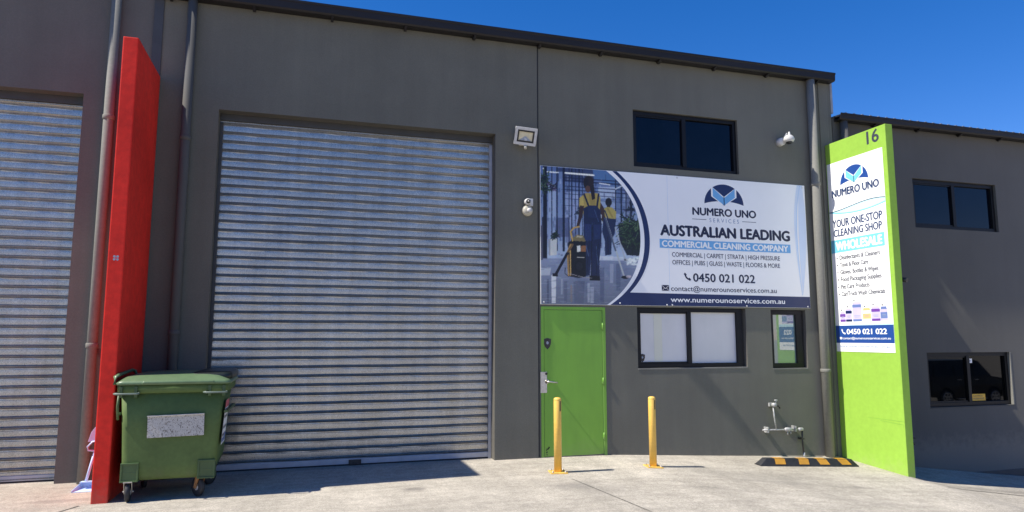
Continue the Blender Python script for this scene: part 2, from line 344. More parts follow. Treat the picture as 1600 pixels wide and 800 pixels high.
o = joint(3.05, -1.45, 3.35, -4.2, .007).build('concrete_joint', M['joint'], recalc=False); o['kind'] = 'structure'
o = joint(8.55, -1.55, 15, -2.3, .018).build('concrete_joint', M['joint'], recalc=False); o['kind'] = 'structure'

# ------------------------------------------------------------------ buildings
def roller(parent, x0, x1, ztop, y, rail=True):
    """ribbed galvanised curtain with bottom rail and guide rails"""
    prof = []; P = .116; z = ztop+.06
    while z > 0.085:
        prof += [(y+.012, z+.001), (y-.0012, z-.001), (y-.0018, z-.020), (y-.0018, z-.040), (y-.001, z-.060), (y-.031, z-.072), (y+.000, z-.098), (y+.012, z-.0995)]
        z -= P
    n = 28; mb = MB(); k = len(prof)
    vs = []
    for i in range(n+1):
        x = x0+(x1-x0)*i/n
        for j, (yy, zz) in enumerate(prof): vs.append((x, yy+.002*math.sin(i*1.7+(j//8)*.9), zz+.0012*math.sin(i*.8+(j//8)*1.3)))
    mb.add(vs, [(i*k+j, i*k+j+1, (i+1)*k+j+1, (i+1)*k+j) for i in range(n) for j in range(k-1)], False)
    sh = mb.build('roller_shutter', M['galv'], parent, recalc=False)
    zb = prof[-1][1]
    boxo('bottom_rail', M['rail'], sh, x0, x1, y-.02, y+.03, .018, max(.08, zb-.002), bevel=.005)
    boxo('rubber_seal', M['black_rubber'], sh, x0, x1, y-.012, y+.02, -.01, .016, bevel=0)
    return sh
def gutter(parent, x0, x1, zt, zb, brackets, name='gutter'):
    f = lambda u, v, d: (d, u, v)
    mb = MB().prism([(-.015, zb), (-.145, zb), (-.165, zb+.02), (-.17, zt-.035), (-.18, zt-.028), (-.18, zt), (-.165, zt), (-.16, zt-.02), (-.152, zb+.03), (-.03, zb+.02), (-.015, zt-.01)], x0, x1, f)
    g_ = mb.build(name, M['gutter'], parent)
    for bx in brackets:
        MB().prism([(-.012, zb-.004), (-.05, zb-.045), (-.085, zb-.04), (-.15, zb-.006)], bx-.018, bx+.018, f).build('bracket', M['gutter'], g_)
    return g_
def downpipe(parent, x, y, r, z0, z1, m, collars, shoe=False):
    pp = MB().tube([(x, y, z0), (x, y, (z0+z1)/2), (x, y, z1)], r, 20).build('downpipe', m, parent)
    for c in collars:
        MB().lathe([(r+.002, -.03), (r+.010, -.024), (r+.010, .024), (r+.002, .03)], (x, y, c), 'z', 20).build('pipe_collar', m, pp)
    return pp
def window(parent, x0, x1, z0, z1, y, mull, glass_l, glass_r, fw=.065, extra_right=0.0, sill=False):
    fr = MB(); f = M['black_alu']
    fr.box(x0, x1, y, y+.07, z1-fw, z1); fr.box(x0, x1, y, y+.07, z0, z0+fw)
    fr.box(x0, x0+fw, y+.001, y+.07, z0+fw, z1-fw); fr.box(x1-fw-extra_right, x1, y+.001, y+.07, z0+fw, z1-fw)
    wn = fr.build('window', f, parent, .004)
    if mull:
        boxo('mullion', f, wn, mull-.035, mull+.035, y-.006, y+.06, z0+fw, z1-fw)
        MB().box(x0+fw+.02, mull-.035-.0, y+.012, y+.03, z0+fw, z0+fw+.025).box(x0+fw+.02, mull-.035, y+.012, y+.03, z1-fw-.025, z1-fw).box(x0+fw, x0+fw+.02, y+.012, y+.03, z0+fw, z1-fw).build('sash', f, wn, .002)
        boxo('pane', glass_l, wn, x0+fw, mull-.03, y+.032, y+.04, z0+fw, z1-fw, bevel=0)
        boxo('pane', glass_r, wn, mull+.03, x1-fw-extra_right, y+.044, y+.052, z0+fw, z1-fw, bevel=0)
    else:
        boxo('pane', glass_l, wn, x0+fw, x1-fw-extra_right, y+.032, y+.04, z0+fw, z1-fw, bevel=0)
    return wn

# --- main unit
main = thing('industrial_unit', 'two storey charcoal industrial unit with a silver roller door and a green entrance door', 'building', (3.2, 0, 0))
LO = [(-1.139, 2.505, -.4, 4.521)]
wall_mesh(-1.88, 3.132, -.4, 6.02, -.014, .25, LO).build('wall', [M['wall'], M['reveal']], main)
RO = [(3.178, 4.168, -.4, 2.075), (4.68, 6.53, 4.215, 5.105), (4.68, 6.545, 1.18, 2.085), (7.003, 7.66, 1.15, 2.075)]
wall_mesh(3.156, 8.385, -1.0, 6.02, 0, .25, RO).build('wall', [M['wall'], M['reveal']], main)
boxo('joint_filler', M['trim'], main, 3.128, 3.160, .012, .2, -.3, 6.0, bevel=0)
boxo('joint_cover', M['trim'], main, -1.945, -1.835, -.03, .02, 0, 6.0, bevel=.006)
boxo('joint_cover', M['wall'], main, 8.13, 8.30, -.018, .02, -.9, 5.93, bevel=.006)
boxo('corner_flashing', M['flash'], main, 8.383, 8.425, -.012, .30, 5.40, 5.98, bevel=.004)
boxo('side_wall', M['wall'], main, 8.17, 8.38, .25, 14, -1.5, 5.98, bevel=0)
MB().add([(-1.9, -.06, 6.0), (8.42, -.06, 6.0), (8.42, 14, 6.45), (-1.9, 14, 6.45), (-1.9, -.06, 6.05), (8.42, -.06, 6.05), (8.42, 14, 6.5), (-1.9, 14, 6.5)],
         [(0, 1, 2, 3), (7, 6, 5, 4), (0, 4, 5, 1), (1, 5, 6, 2), (2, 6, 7, 3), (3, 7, 4, 0)]).build('roof', M['roof'], main)
gutter(main, -1.95, 8.36, 6.04, 5.90, [-1.75+.98*k for k in range(11)])
roller(main, -1.139, 2.505, 4.42, .19)
boxo('shutter_hood', M['trim'], main, -1.138, 2.504, .148, .24, 4.435, 4.53, bevel=.004)
boxo('guide_rail', M['rail'], main, 2.463, 2.504, .15, .185, 0, 4.40, bevel=.003)
boxo('guide_rail', M['trim'], main, -1.138, -1.10, .15, .185, 0, 4.40, bevel=.003)
boxo('shutter_lock', M['darkmetal'], main, .60, .76, .152, .169, .012, .074, bevel=.003)
downpipe(main, -1.50, -.070, .056, 0, 5.9, M['pipe_dark'], [4.1, 1.7])
downpipe(main, 7.925, -.078, .068, -.215, 5.92, M['pipe'], [4.13, 1.12])
# windows of the main unit
window(main, 4.68, 6.53, 4.215, 5.105, .045, 5.58, M['glass'], M['glass'], .06)
lw = window(main, 4.68, 6.505, 1.195, 2.085, .045, 5.57, M['frosted'], M['frosted'], .062, .035)
boxo('pale_strip', M['frosted_strip'], lw, 4.99, 5.125, .0745, .0765, 1.262, 2.018, bevel=0)  # pale yellowish strip set just in front of the left pane
sw = window(main, 7.003, 7.63, 1.165, 2.075, .045, None, M['mirror'], None, .075, .05)
main_sills = MB()
boxo('window_sill', M['pipe'], main, 4.68, 6.545, -.004, .25, 1.172, 1.193, bevel=.003)
boxo('window_sill', M['pipe'], main, 7.003, 7.66, -.004, .25, 1.142, 1.163, bevel=.003)
F0 = lambda y: (lambda u, v, d: (u, y-d, v))
shield = [(-.055, .065), (-.03, .072), (0, .08), (.03, .072), (.055, .065), (.052, .0), (.035, -.045), (0, -.08), (-.035, -.045), (-.052, 0)]
def shield_at(cx, cz, y, parent, sc=1):
    f = F0(y)
    e = MB().prism([(cx+u*sc, cz+v*sc) for u, v in shield], 0, .004, f).build('shield_emblem', M['darkmetal'], parent)
    flat('emblem_mark', M['grey_text'], e, f, [ell(cx, cz+.012*sc, .018*sc, .022*sc, 12)], .0052)
shield_at(4.79, 1.34, .0735, lw, .75)
# entrance door
df = MB(); df.box(3.178, 3.222, -.006, .12, -.01, 2.075); df.box(4.122, 4.168, -.006, .12, -.03, 2.075); df.box(3.222, 4.122, -.006, .12, 2.035, 2.075)
fr = df.build('door_frame', M['green_door'], main, .004)
dl = boxo('door', M['green_door'], main, 3.228, 4.116, .001, .05, -.005, 2.03, bevel=.003)
boxo('door_reveal', M['black_rubber'], main, 3.222, 4.122, .064, .1, -.02, 2.036, bevel=0)
shield_at(3.275, 1.555, .001, dl, 1)
boxo('lock_plate', M['steel'], dl, 3.166, 3.262, -.012, -.0062, .875, 1.165, bevel=.003)
MB().tube([(3.262, .001, 1.03), (3.262, -.05, 1.03), (3.29, -.062, 1.03), (3.40, -.062, 1.015)], .011, 10).build('handle', M['steel'], dl)
MB().lathe([(.0, -.012), (.03, -.012), (.032, 0), (.032, .004), (0, .004)], (3.262, 0, 1.03), 'y', 16).build('handle_rose', M['steel'], dl)
MB().lathe([(.0, -.012), (.018, -.012), (.02, 0), (0, .0)], (3.25, -.008, 1.14), 'y', 14).build('lock_cylinder', M['darkmetal'], dl)
for hz in (.25, 1.02, 1.8):
    MB().lathe([(.009, -.05), (.009, .05)], (4.119, -.008, hz), 'z', 10).build('hinge', M['green_door'], fr)
mbs = MB()
for i in range(9):
    cx = 3.25+random.random()*.05; cz = .03+.16*random.random()
    mbs.add([(cx+math.cos(a)*(.004+.009*random.random()), .0003, cz+math.sin(a)*(.005+.012*random.random())) for a in [k*math.pi/3 for k in range(6)]], [(0, 1, 2, 3, 4, 5)])
mbs.build('paint_chip', M['black_plastic'], dl, recalc=False)
boxo('threshold', M['joint'], main, 3.222, 4.122, -.004, .1, -.04, .006, bevel=.002)

# --- left unit
left = thing('industrial_unit', 'charcoal industrial unit cut by the left edge, left of the red blade wall', 'building', (-4.5, 0, 0))
wall_mesh(-12, -1.90, -.4, 6.25, -.004, .25, [(-6.4, -2.655, -.4, 4.57)]).build('wall', [M['wall3'], M['reveal']], left)
roller(left, -6.4, -2.655, 4.46, .19)
boxo('shutter_hood', M['trim'], left, -6.39, -2.656, .148, .24, 4.475, 4.58, bevel=.004)
boxo('guide_rail', M['trim'], left, -2.695, -2.656, .15, .185, 0, 4.43, bevel=.003)
MB().box(-12, -1.92, -.05, 14, 6.25, 6.3).build('roof', M['roof'], left)
gutter(left, -12, -2.0, 6.30, 6.17, [-11+.98*k for k in range(9)])
downpipe(left, -2.355, -.070, .055, 0, 6.2, M['pipe'], [4.28, 1.55])

# --- right unit
right = thing('industrial_unit', 'lower charcoal unit at the right, beyond the lime green blade wall', 'building', (12, 0, -.8))
WO = [(10.035, 11.955, 3.53, 4.40), (10.08, 11.985, .465, 1.385)]
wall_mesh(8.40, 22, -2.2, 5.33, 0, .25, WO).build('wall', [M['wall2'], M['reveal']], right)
boxo('plinth', M['trim'], right, 8.40, 22, -.012, .01, -2.2, -.62, bevel=.004)
gutter(right, 8.43, 22, 5.365, 5.255, [9.2+.95*k for k in range(13)])
rm = MB()
rm.box(8.44, 22, -.08, 12, 5.335, 5.35)
ribs = MB()
for k in range(78):
    rx = 8.6+.172*k
    rm.add([(rx-.035, -.11, 5.35), (rx+.035, -.11, 5.35), (rx+.018, -.11, 5.405), (rx-.018, -.11, 5.405), (rx-.035, 12, 5.85), (rx+.035, 12, 5.85), (rx+.018, 12, 5.905), (rx-.018, 12, 5.905)],
           [(0, 1, 2, 3), (4, 7, 6, 5), (0, 3, 7, 4), (1, 5, 6, 2), (3, 2, 6, 7)])
rm.add([(8.44, -.10, 5.352), (22, -.10, 5.352), (22, 12, 5.852), (8.44, 12, 5.852)], [(0, 1, 2, 3)])
rm.build('roof', M['roof'], right, recalc=False)
downpipe(right, 8.565, -.075, .062, -.6, 5.27, M['pipe_dark'], [4.9])
window(right, 10.035, 11.955, 3.53, 4.40, .045, 10.985, M['glass'], M['glass'], .065)
nw = window(right, 10.08, 11.955, .475, 1.385, .045, 11.03, M['glass_dark'], M['glass_dark'], .065)
boxo('window_sill', M['pipe_dark'], right, 10.08, 11.985, -.004, .25, .455, .473, bevel=.003)
boxo('window_reveal', M['pipe'], right, 11.958, 11.984, -.0025, .2, .475, 1.384, bevel=.002)
nf = F0(.0885)
no = flat('window_notice', M['notice'], nw, nf, [rect(11.09, 11.42, .55, .665)])
text('NOTICE', M['dark_text'], no, F0(.0875), 11.15, 11.36, .617, .645, .02)
flat('notice_line', M['dark_text'], no, F0(.0875), [rect(11.13, 11.39, .592, .600), rect(11.14, 11.38, .575, .583)])
no = flat('window_sticker', M['white'], nw, nf, [rect(11.06, 11.18, 1.20, 1.275)])
flat('sticker_mark', M['grey_text'], no, F0(.0875), [ell(11.12, 1.238, .03, .02, 12)])

# ------------------------------------------------------------------ blade walls
red = thing('blade_wall', 'tall red painted blade wall standing between the two roller doors', 'wall', (-1.9, -.6, 0))
MB().box(-1.978, -1.826, -1.2, -.035, -.1, 4.864).build('wall', M['red'], red, .012, 2)
f = F0(-1.2005)
flat('sticker', M['grey_text'], red, f, [ell(-1.90+dx, 2.462+dz, .013, .013, 8) for dx in (-.015, .015) for dz in (-.015, .015)])
flat('sticker_mark', M['redlabel'], red, F0(-1.2012), [ell(-1.90, 2.462, .012, .012, 8)])
grn = thing('blade_wall', 'lime green blade wall numbered 16 carrying a tall white sign', 'wall', (8.27, -.6, -.25))
MB().box(8.20, 8.335, -1.258, -.022, -.6, 4.82).build('wall', M['green'], grn, .008, 2)
SF = lambda x: (lambda u, v, d: (x-d, -u, v))
text('16', M['dark_text'], grn, SF(8.1985), .90, 1.135, 4.597, 4.79, .03, 'house_number')
flat('groove', M['green_door'], grn, SF(8.1988), [[(.60, .445), (1.255, .452), (1.255, .446), (.60, .442)], [(.82, .424), (1.235, .408), (1.235, .402), (.82, .420)], [(1.231, .36), (1.235, .36), (1.235, .405), (1.231, .405)]])
# small bits poking out behind the green blade wall
fl = thing('spotlight', 'small black spotlight poking out from the far side of the green blade wall', 'spotlight', (8.4, -1.1, 2.5))
MB().tube([(8.336, -1.05, 2.49), (8.39, -1.14, 2.497)], .018, 10).build('arm', M['black_plastic'], fl)
MB().tube([(8.38, -1.12, 2.50), (8.41, -1.19, 2.49), (8.43, -1.25, 2.475)], [.02, .034, .036], 12).build('lamp_head', M['black_plastic'], fl)
tp = thing('garden_tap', 'small black tap low on the far side of the green blade wall', 'tap', (8.4, -1.2, .15))
MB().tube([(8.336, -1.16, .15), (8.385, -1.2, .155), (8.40, -1.215, .12)], .012, 8).build('spout', M['black_plastic'], tp)
MB().tube([(8.37, -1.185, .15), (8.375, -1.19, .21)], .009, 8).build('stem', M['black_plastic'], tp)
MB().tube([(8.345, -1.16, .21), (8.41, -1.225, .212)], .010, 8).build('handle', M['black_plastic'], tp)
for r_ in (fl, tp, red, grn, main, left, right): fix(r_)

# ------------------------------------------------------------------ big sign
sg = thing('billboard', 'wide white cleaning company sign with a printed photo, above the green door', 'sign', (5.45, -.015, 3.1))
SX0, SX1, SZ0, SZ1 = 3.174, 7.748, 2.108, 4.11
boxo('sign_panel', M['white'], sg, SX0, SX1, -.020, -.001, SZ0, SZ1, bevel=.002)
Y = -.020
f1, f2, f3, f4 = F0(Y-.0006), F0(Y-.0012), F0(Y-.0018), F0(Y-.0024)
def interp_arc(pts, z):
    zs_ = [p_[1] for p_ in pts][::-1]; xs_ = [p_[0] for p_ in pts][::-1]
    # smooth circle-like interpolation through the measured points
    c = np.polyfit(zs_, xs_, 4); return float(np.polyval(c, z))
A_out = [(4.392, 4.104), (4.735, 3.716), (4.885, 3.35), (4.91, 3.06), (4.854, 2.762), (4.71, 2.471), (4.512, 2.241), (4.324, 2.12)]
A_mid = [(4.312, 4.108), (4.64, 3.74), (4.79, 3.40), (4.822, 3.079), (4.762, 2.74), (4.62, 2.45), (4.419, 2.225), (4.255, 2.125)]
A_in = [(4.205, 4.11), (4.546, 3.79), (4.715, 3.44), (4.758, 3.105), (4.698, 2.76), (4.54, 2.44), (4.326, 2.196), (4.19, 2.12)]
zz = [SZ0+.003+(SZ1-SZ0-.006)*k/60 for k in range(61)]
ribbon('navy_arc', M['navy'], sg, f2, [(interp_arc(A_mid, z), z) for z in zz], [(interp_arc(A_out, z), z) for z in zz])
def band_left(z): return interp_arc(A_out, z)
zb_ = [SZ0+.003+(2.296-SZ0)*k/12 for k in range(13)]
ribbon('navy_band', M['navy'], sg, f1, [(band_left(z)-.03, z) for z in zb_], [(SX1-.003, z-.012*(k/12)) for k, z in enumerate(zb_)])
# the printed photo of two cleaners (painted pixel by pixel as the print's own colours)
def paint_poster():
    W, H = 560, 740; OX, OY = 35, 20
    yy, xx = np.mgrid[0:H, 0:W].astype(float); xx += OX; yy += OY
    img = np.zeros((H, W, 3)); rng = np.random.RandomState(3)
    def put(mask, c, a=1.0):
        m = (np.clip(mask, 0, 1)*a)[..., None]; img[:] = img*(1-m)+np.array(c, float)*m
    def poly(pts, c, a=1.0):
        m = np.zeros((H, W), bool); n = len(pts)
        for i in range(n):
            x1, y1 = pts[i]; x2, y2 = pts[(i+1) % n]
            if y1 == y2: continue
            cnd = ((y1 > yy) != (y2 > yy)) & (xx < (x2-x1)*(yy-y1)/(y2-y1)+x1); m ^= cnd
        put(m.astype(float), c, a)
    def line(pts, wd, c, a=1.0):
        for (x1, y1), (x2, y2) in zip(pts[:-1], pts[1:]):
            dx, dy = x2-x1, y2-y1; L = dx*dx+dy*dy+1e-9
            t = np.clip(((xx-x1)*dx+(yy-y1)*dy)/L, 0, 1); d = np.hypot(xx-x1-t*dx, yy-y1-t*dy)
            put(np.clip(wd/2-d+.5, 0, 1), c, a)
    def oval(cx, cy, rx, ry, c, a=1.0, soft=.12):
        d = np.hypot((xx-cx)/rx, (yy-cy)/ry); put(np.clip((1-d)/soft+.5, 0, 1), c, a)
    def blur(n=1):
        nonlocal img
        for _ in range(n):
            p = np.pad(img, ((1, 1), (1, 1), (0, 0)), 'edge'); img = (p[:-2, 1:-1]+p[2:, 1:-1]+p[1:-1, :-2]+p[1:-1, 2:]+2*p[1:-1, 1:-1])/6
    t = np.clip((yy-20)/480, 0, 1)[..., None]
    img[:] = np.array([78, 104, 176])*(1-t)+np.array([150, 172, 224])*t
    poly([(320, 40), (600, 60), (600, 150), (440, 135), (330, 100)], (72, 112, 184))
    poly([(140, 40), (320, 45), (330, 110), (140, 110)], (52, 66, 118))
    for x0, x1, y0, y1, c in [(90, 130, 130, 300, (150, 172, 226)), (145, 165, 60, 420, (112, 140, 208)), (180, 250, 165, 330, (140, 160, 222)), (350, 440, 140, 200, (172, 190, 236)), (350, 470, 210, 300, (142, 164, 218)), (330, 380, 260, 330, (190, 200, 236)), (180, 246, 350, 430, (96, 112, 168)), (130, 200, 300, 400, (70, 84, 140)), (440, 480, 110, 280, (84, 108, 170)), (490, 530, 150, 300, (96, 110, 160))]:
        poly([(x0, y0), (x1, y0), (x1, y1), (x0, y1)], c, .8)
    for _ in range(260):
        x = rng.uniform(40, 560); y = rng.uniform(60, 500); h = rng.uniform(4, 30); wd = rng.uniform(2, 12)
        c = [(40, 50, 100), (180, 196, 240), (96, 112, 176), (28, 36, 70)][rng.randint(4)]
        poly([(x, y), (x+wd, y), (x+wd, y+h), (x, y+h)], c, .35)
    blur(2)
    for y, wd in [(96, 5), (112, 8), (140, 4), (158, 5), (180, 3), (205, 2), (240, 2)]: line([(170, y-6), (600, y+24)], wd, (26, 36, 84), .85)
    for x, wd in [(108, 5), (135, 7), (170, 12), (198, 4), (212, 6), (232, 3), (250, 7), (268, 3), (440, 5), (470, 7), (495, 4), (520, 8)]: line([(x, 30), (x, 470 if x < 300 else 320)], wd, (17, 24, 58), .92)
    line([(72, 30), (74, 520)], 20, (13, 17, 40)); line([(60, 520), (62, 300)], 10, (30, 34, 60))
    line([(178, 66), (326, 78)], 8, (240, 244, 255)); line([(84, 60), (142, 64)], 6, (236, 240, 255)); line([(355, 120), (410, 128)], 5, (220, 230, 255)); line([(440, 150), (485, 128)], 6, (190, 204, 240))
    # floor
    t = np.clip((yy-505)/250, 0, 1)[..., None]; fm = np.clip((yy-508)/6, 0, 1)[..., None]
    fl_ = np.array([120, 136, 188])*(1-t)+np.array([92, 104, 142])*t; img[:] = img*(1-fm)+fl_*fm
    for x, y0, y1, wd, c, a in [(118, 600, 745, 26, (206, 216, 246), .75), (88, 620, 750, 12, (60, 70, 110), .6), (70, 560, 600, 70, (180, 192, 228), .6), (300, 640, 740, 14, (176, 186, 222), .6), (318, 660, 745, 20, (190, 200, 236), .5), (345, 500, 520, 40, (205, 214, 240), .8), (400, 500, 520, 60, (196, 206, 238), .7), (420, 540, 640, 20, (168, 180, 220), .5), (370, 560, 740, 24, (60, 72, 120), .5), (250, 630, 745, 60, (74, 84, 124), .5), (180, 630, 745, 18, (70, 82, 124), .5), (160, 620, 700, 10, (160, 172, 212), .5), (455, 540, 680, 26, (70, 84, 130), .5), (210, 650, 740, 10, (150, 120, 110), .4)]:
        poly([(x-wd/2, y0), (x+wd/2, y0), (x+wd/2*.8, y1), (x-wd/2*.8, y1)], c, a)
    for _ in range(220):
        x = rng.uniform(40, 560); y = rng.uniform(515, 750); wd = rng.uniform(8, 50)
        line([(x, y), (x+wd, y+rng.uniform(-1, 1))], rng.uniform(1, 3), [(170, 182, 222), (62, 72, 112), (120, 132, 176)][rng.randint(3)], .35)
    blur(1)
    # planter, plants
    poly([(90, 412), (136, 408), (134, 494), (92, 496)], (186, 194, 216)); poly([(90, 412), (100, 411), (101, 495), (92, 496)], (140, 150, 184))
    poly([(45, 340), (62, 340), (62, 520), (45, 520)], (70, 76, 112))
    def plant(cx, cy, n, L, cols, up=0.0):
        for _ in range(n):
            a = rng.uniform(0, 6.28); l = rng.uniform(.3, 1)*L; x, y = cx+rng.uniform(-.5, .5)*L, cy+rng.uniform(-.5, .5)*L
            line([(x, y), (x+math.cos(a)*l*.5, y+math.sin(a)*l*.5-up*l), (x+math.cos(a)*l*.8, y+math.sin(a)*l*.8)], rng.uniform(2, 5), cols[rng.randint(len(cols))], .9)
    gc = [(16, 28, 24), (26, 48, 32), (46, 76, 46), (14, 20, 30), (84, 116, 84)]
    plant(66, 130, 60, 60, gc); plant(60, 90, 30, 40, gc); plant(115, 140, 26, 30, [(52, 40, 80), (96, 70, 130), (20, 24, 46)]); plant(122, 390, 36, 26, gc[:3]); plant(245, 275, 20, 26, [(22, 30, 54), (36, 52, 60)])
    poly([(455, 330), (575, 310), (580, 500), (500, 495), (460, 420)], (16, 20, 34), .9)
    plant(520, 350, 110, 80, gc); plant(500, 400, 60, 60, gc); plant(545, 440, 50, 60, gc[:4]); plant(530, 240, 30, 46, [(28, 36, 60), (18, 24, 44)])
    # far cleaner
    nv = (28, 42, 92)
    oval(404, 218, 17, 22, (26, 22, 30)); oval(404, 238, 9, 14, (40, 32, 40))
    poly([(372, 262), (392, 244), (422, 246), (444, 268), (440, 312), (384, 316)], (170, 158, 88)); poly([(392, 250), (420, 300), (430, 300), (404, 248)], (150, 134, 70))
    poly([(372, 262), (366, 310), (378, 330), (386, 300)], (60, 44, 46))
    poly([(378, 300), (442, 306), (436, 380), (420, 420), (418, 492), (386, 496), (384, 420), (370, 370)], nv); line([(400, 400), (402, 490)], 4, (16, 24, 56)); line([(384, 262), (402, 306)], 6, nv)
    line([(438, 350), (492, 520)], 6, (150, 162, 196)); line([(486, 518), (500, 522)], 7, (20, 24, 44))
    for _ in range(40): oval(rng.uniform(500, 562), rng.uniform(508, 545), rng.uniform(4, 12), rng.uniform(3, 7), (206, 220, 246), .5)
    poly([(345, 500), (480, 505), (490, 524), (345, 522)], (190, 204, 240), .7)
    # near cleaner
    line([(388, 300), (485, 606)], 8, (168, 178, 204)); line([(386, 300), (440, 470)], 9, (70, 84, 124)); oval(490, 610, 20, 8, (18, 20, 40)); oval(508, 606, 14, 7, (196, 186, 220), .8)
    poly([(252, 196), (282, 172), (345, 172), (362, 196), (360, 300), (276, 304), (262, 236), (250, 240)], (164, 146, 78)); poly([(252, 196), (270, 184), (276, 236), (252, 246)], (184, 166, 92)); poly([(300, 180), (330, 180), (340, 290), (320, 290)], (150, 132, 72))
    poly([(254, 236), (276, 238), (268, 290), (250, 346), (236, 346), (248, 290)], (58, 38, 40)); poly([(362, 220), (380, 250), (386, 300), (372, 300), (358, 262)], (66, 44, 44))
    oval(299, 118, 27, 37, (36, 26, 30)); oval(296, 150, 14, 18, (92, 62, 52)); poly([(304, 110), (326, 120), (334, 200), (318, 208), (308, 150)], (38, 27, 30)); oval(312, 110, 14, 24, (52, 38, 40), .7)
    poly([(274, 250), (300, 236), (340, 236), (362, 262), (368, 340), (366, 430), (356, 520), (358, 622), (318, 622), (312, 520), (306, 600), (272, 606), (276, 480), (274, 380)], (23, 35, 84))
    line([(276, 176), (300, 240)], 9, (20, 28, 64)); line([(352, 176), (344, 240)], 9, (20, 28, 64))
    poly([(300, 238), (340, 238), (346, 300), (294, 300)], (26, 40, 96)); poly([(276, 330), (320, 336), (318, 420), (282, 420)], (32, 50, 114)); poly([(326, 336), (364, 334), (360, 410), (330, 414)], (29, 46, 108))
    line([(318, 340), (314, 600)], 6, (14, 22, 54)); line([(350, 420), (340, 600)], 5, (16, 26, 62)); line([(300, 430), (290, 590)], 5, (18, 28, 64)); line([(330, 260), (352, 320)], 3, (60, 84, 150)); line([(285, 440), (300, 500)], 4, (66, 88, 146)); line([(340, 450), (348, 540)], 4, (60, 80, 136))
    for _ in range(70):
        x = rng.uniform(278, 362); y = rng.uniform(260, 600); line([(x, y), (x+rng.uniform(-8, 8), y+rng.uniform(4, 24))], rng.uniform(1, 3), [(16, 26, 60), (58, 80, 144), (38, 56, 116)][rng.randint(3)], .5)
    poly([(304, 600), (358, 604), (360, 628), (306, 626)], (12, 14, 28))
    # carpet machine
    poly([(192, 430), (214, 416), (286, 420), (286, 606), (250, 614), (194, 604)], (18, 18, 28)); poly([(218, 404), (240, 388), (272, 392), (286, 424), (214, 420)], (120, 110, 78)); poly([(238, 392), (268, 396), (270, 404), (236, 402)], (170, 166, 150))
    line([(216, 420), (206, 372), (222, 352), (250, 346)], 8, (186, 152, 84)); line([(196, 600), (190, 480), (206, 440)], 9, (168, 132, 74)); line([(206, 600), (204, 470)], 6, (206, 170, 100))
    poly([(238, 446), (258, 444), (258, 476), (240, 478)], (196, 204, 226)); poly([(260, 446), (286, 446), (286, 476), (260, 478)], (136, 92, 60)); oval(252, 552, 26, 30, (8, 8, 16)); oval(252, 552, 18, 22, (26, 26, 40)); line([(240, 505), (276, 507)], 4, (170, 174, 190)); line([(195, 590), (280, 612), (320, 614)], 3, (150, 150, 170)); line([(178, 560), (176, 590), (196, 606)], 3, (24, 28, 50))
    line([(216, 440), (186, 490)], 11, (110, 86, 56)); line([(188, 486), (128, 596)], 14, (14, 18, 44)); poly([(112, 590), (140, 588), (140, 606), (112, 606)], (12, 14, 34))
    blur(1)
    img = 255*np.clip(img/255, 0, 1)**1.1
    g_ = img.mean(2, keepdims=True); img = g_+(img-g_)*.82; img *= np.array([1.16, 1.12, .96])
    img += rng.normal(0, 4, img.shape)
    return np.clip(img, 0, 255), OX, OY
img, OX, OY = paint_poster()
HM = [399.17896, -1.48565, -1205.19846, 31.51454, -410.66378, 1619.41502, 0.03408, 0.01396]   # print plane -> print design units
nu_, nv_ = 190, 220
vs, cols = [], []
for j in range(nv_+1):
    z = SZ0+.004+(SZ1-SZ0-.008)*j/nv_; xr = interp_arc(A_in, z)
    for i in range(nu_+1):
        x = SX0+.004+(xr-SX0-.004)*i/nu_
        q = HM[6]*x+HM[7]*z+1; px = (HM[0]*x+HM[1]*z+HM[2])/q-OX; py = (HM[3]*x+HM[4]*z+HM[5])/q-OY
        c = img[min(max(int(py), 0), img.shape[0]-1), min(max(int(px), 0), img.shape[1]-1)]
        vs.append((x, Y-.0006, z)); cols.append(c)
me = bpy.data.meshes.new('printed_photo'); me.from_pydata(vs, [], [(j*(nu_+1)+i, j*(nu_+1)+i+1, (j+1)*(nu_+1)+i+1, (j+1)*(nu_+1)+i) for j in range(nv_) for i in range(nu_)])
ca = me.color_attributes.new('ink', 'FLOAT_COLOR', 'POINT')
cl = np.array(cols)/255; cl = np.where(cl <= .04045, cl/12.92, ((cl+.055)/1.055)**2.4)*1.05
buf = np.ones((len(vs), 4), 'f'); buf[:, :3] = cl; ca.data.foreach_set('color', buf.ravel())
pm = Mat('printed_photo_ink', (1, 1, 1), .35); at = pm.n('ShaderNodeVertexColor', layer_name='ink'); pm.l(at.outputs[0], pm.b.inputs['Base Color'])
me.materials.append(pm.m); o = bpy.data.objects.new('printed_photo', me); C.objects.link(o); o.parent = sg
# logo
def logo(parent, fr, cx, zb, wd, ht, navy, leaf, white, ff, d0):
    dome = [(cx-wd/2, zb)]+[(cx-wd/2*math.cos(R(180*k/26)), zb+ht*math.sin(R(180*k/26))) for k in range(1, 26)]+[(cx+wd/2, zb)]+[(cx+wd/2*(1-2*k/10), zb+.16*ht*math.sin(math.pi*k/10)**.8) for k in range(1, 10)]
    lg = flat('logo', navy, parent, ff(d0), [dome])
    L = lambda s_: [(cx+s_*wd*.29, zb+ht*.83), (cx+s_*wd*.29, zb+ht*.37), (cx, zb-ht*.05), (cx, zb+ht*.33)]
    def grow(p_, k_): mx = sum(a for a, _ in p_)/4; mz = sum(b_ for _, b_ in p_)/4; return [(mx+(a-mx)*k_[0], mz+(b_-mz)*k_[1]) for a, b_ in p_]
    flat('logo_outline', white, lg, ff(d0+.0006), [grow(L(-1), (1.22, 1.12)), grow(L(1), (1.22, 1.12))])
    flat('logo_leaf', leaf, lg, ff(d0+.0012), [grow(L(-1), (.93, .95)), grow(L(1), (.93, .95))])
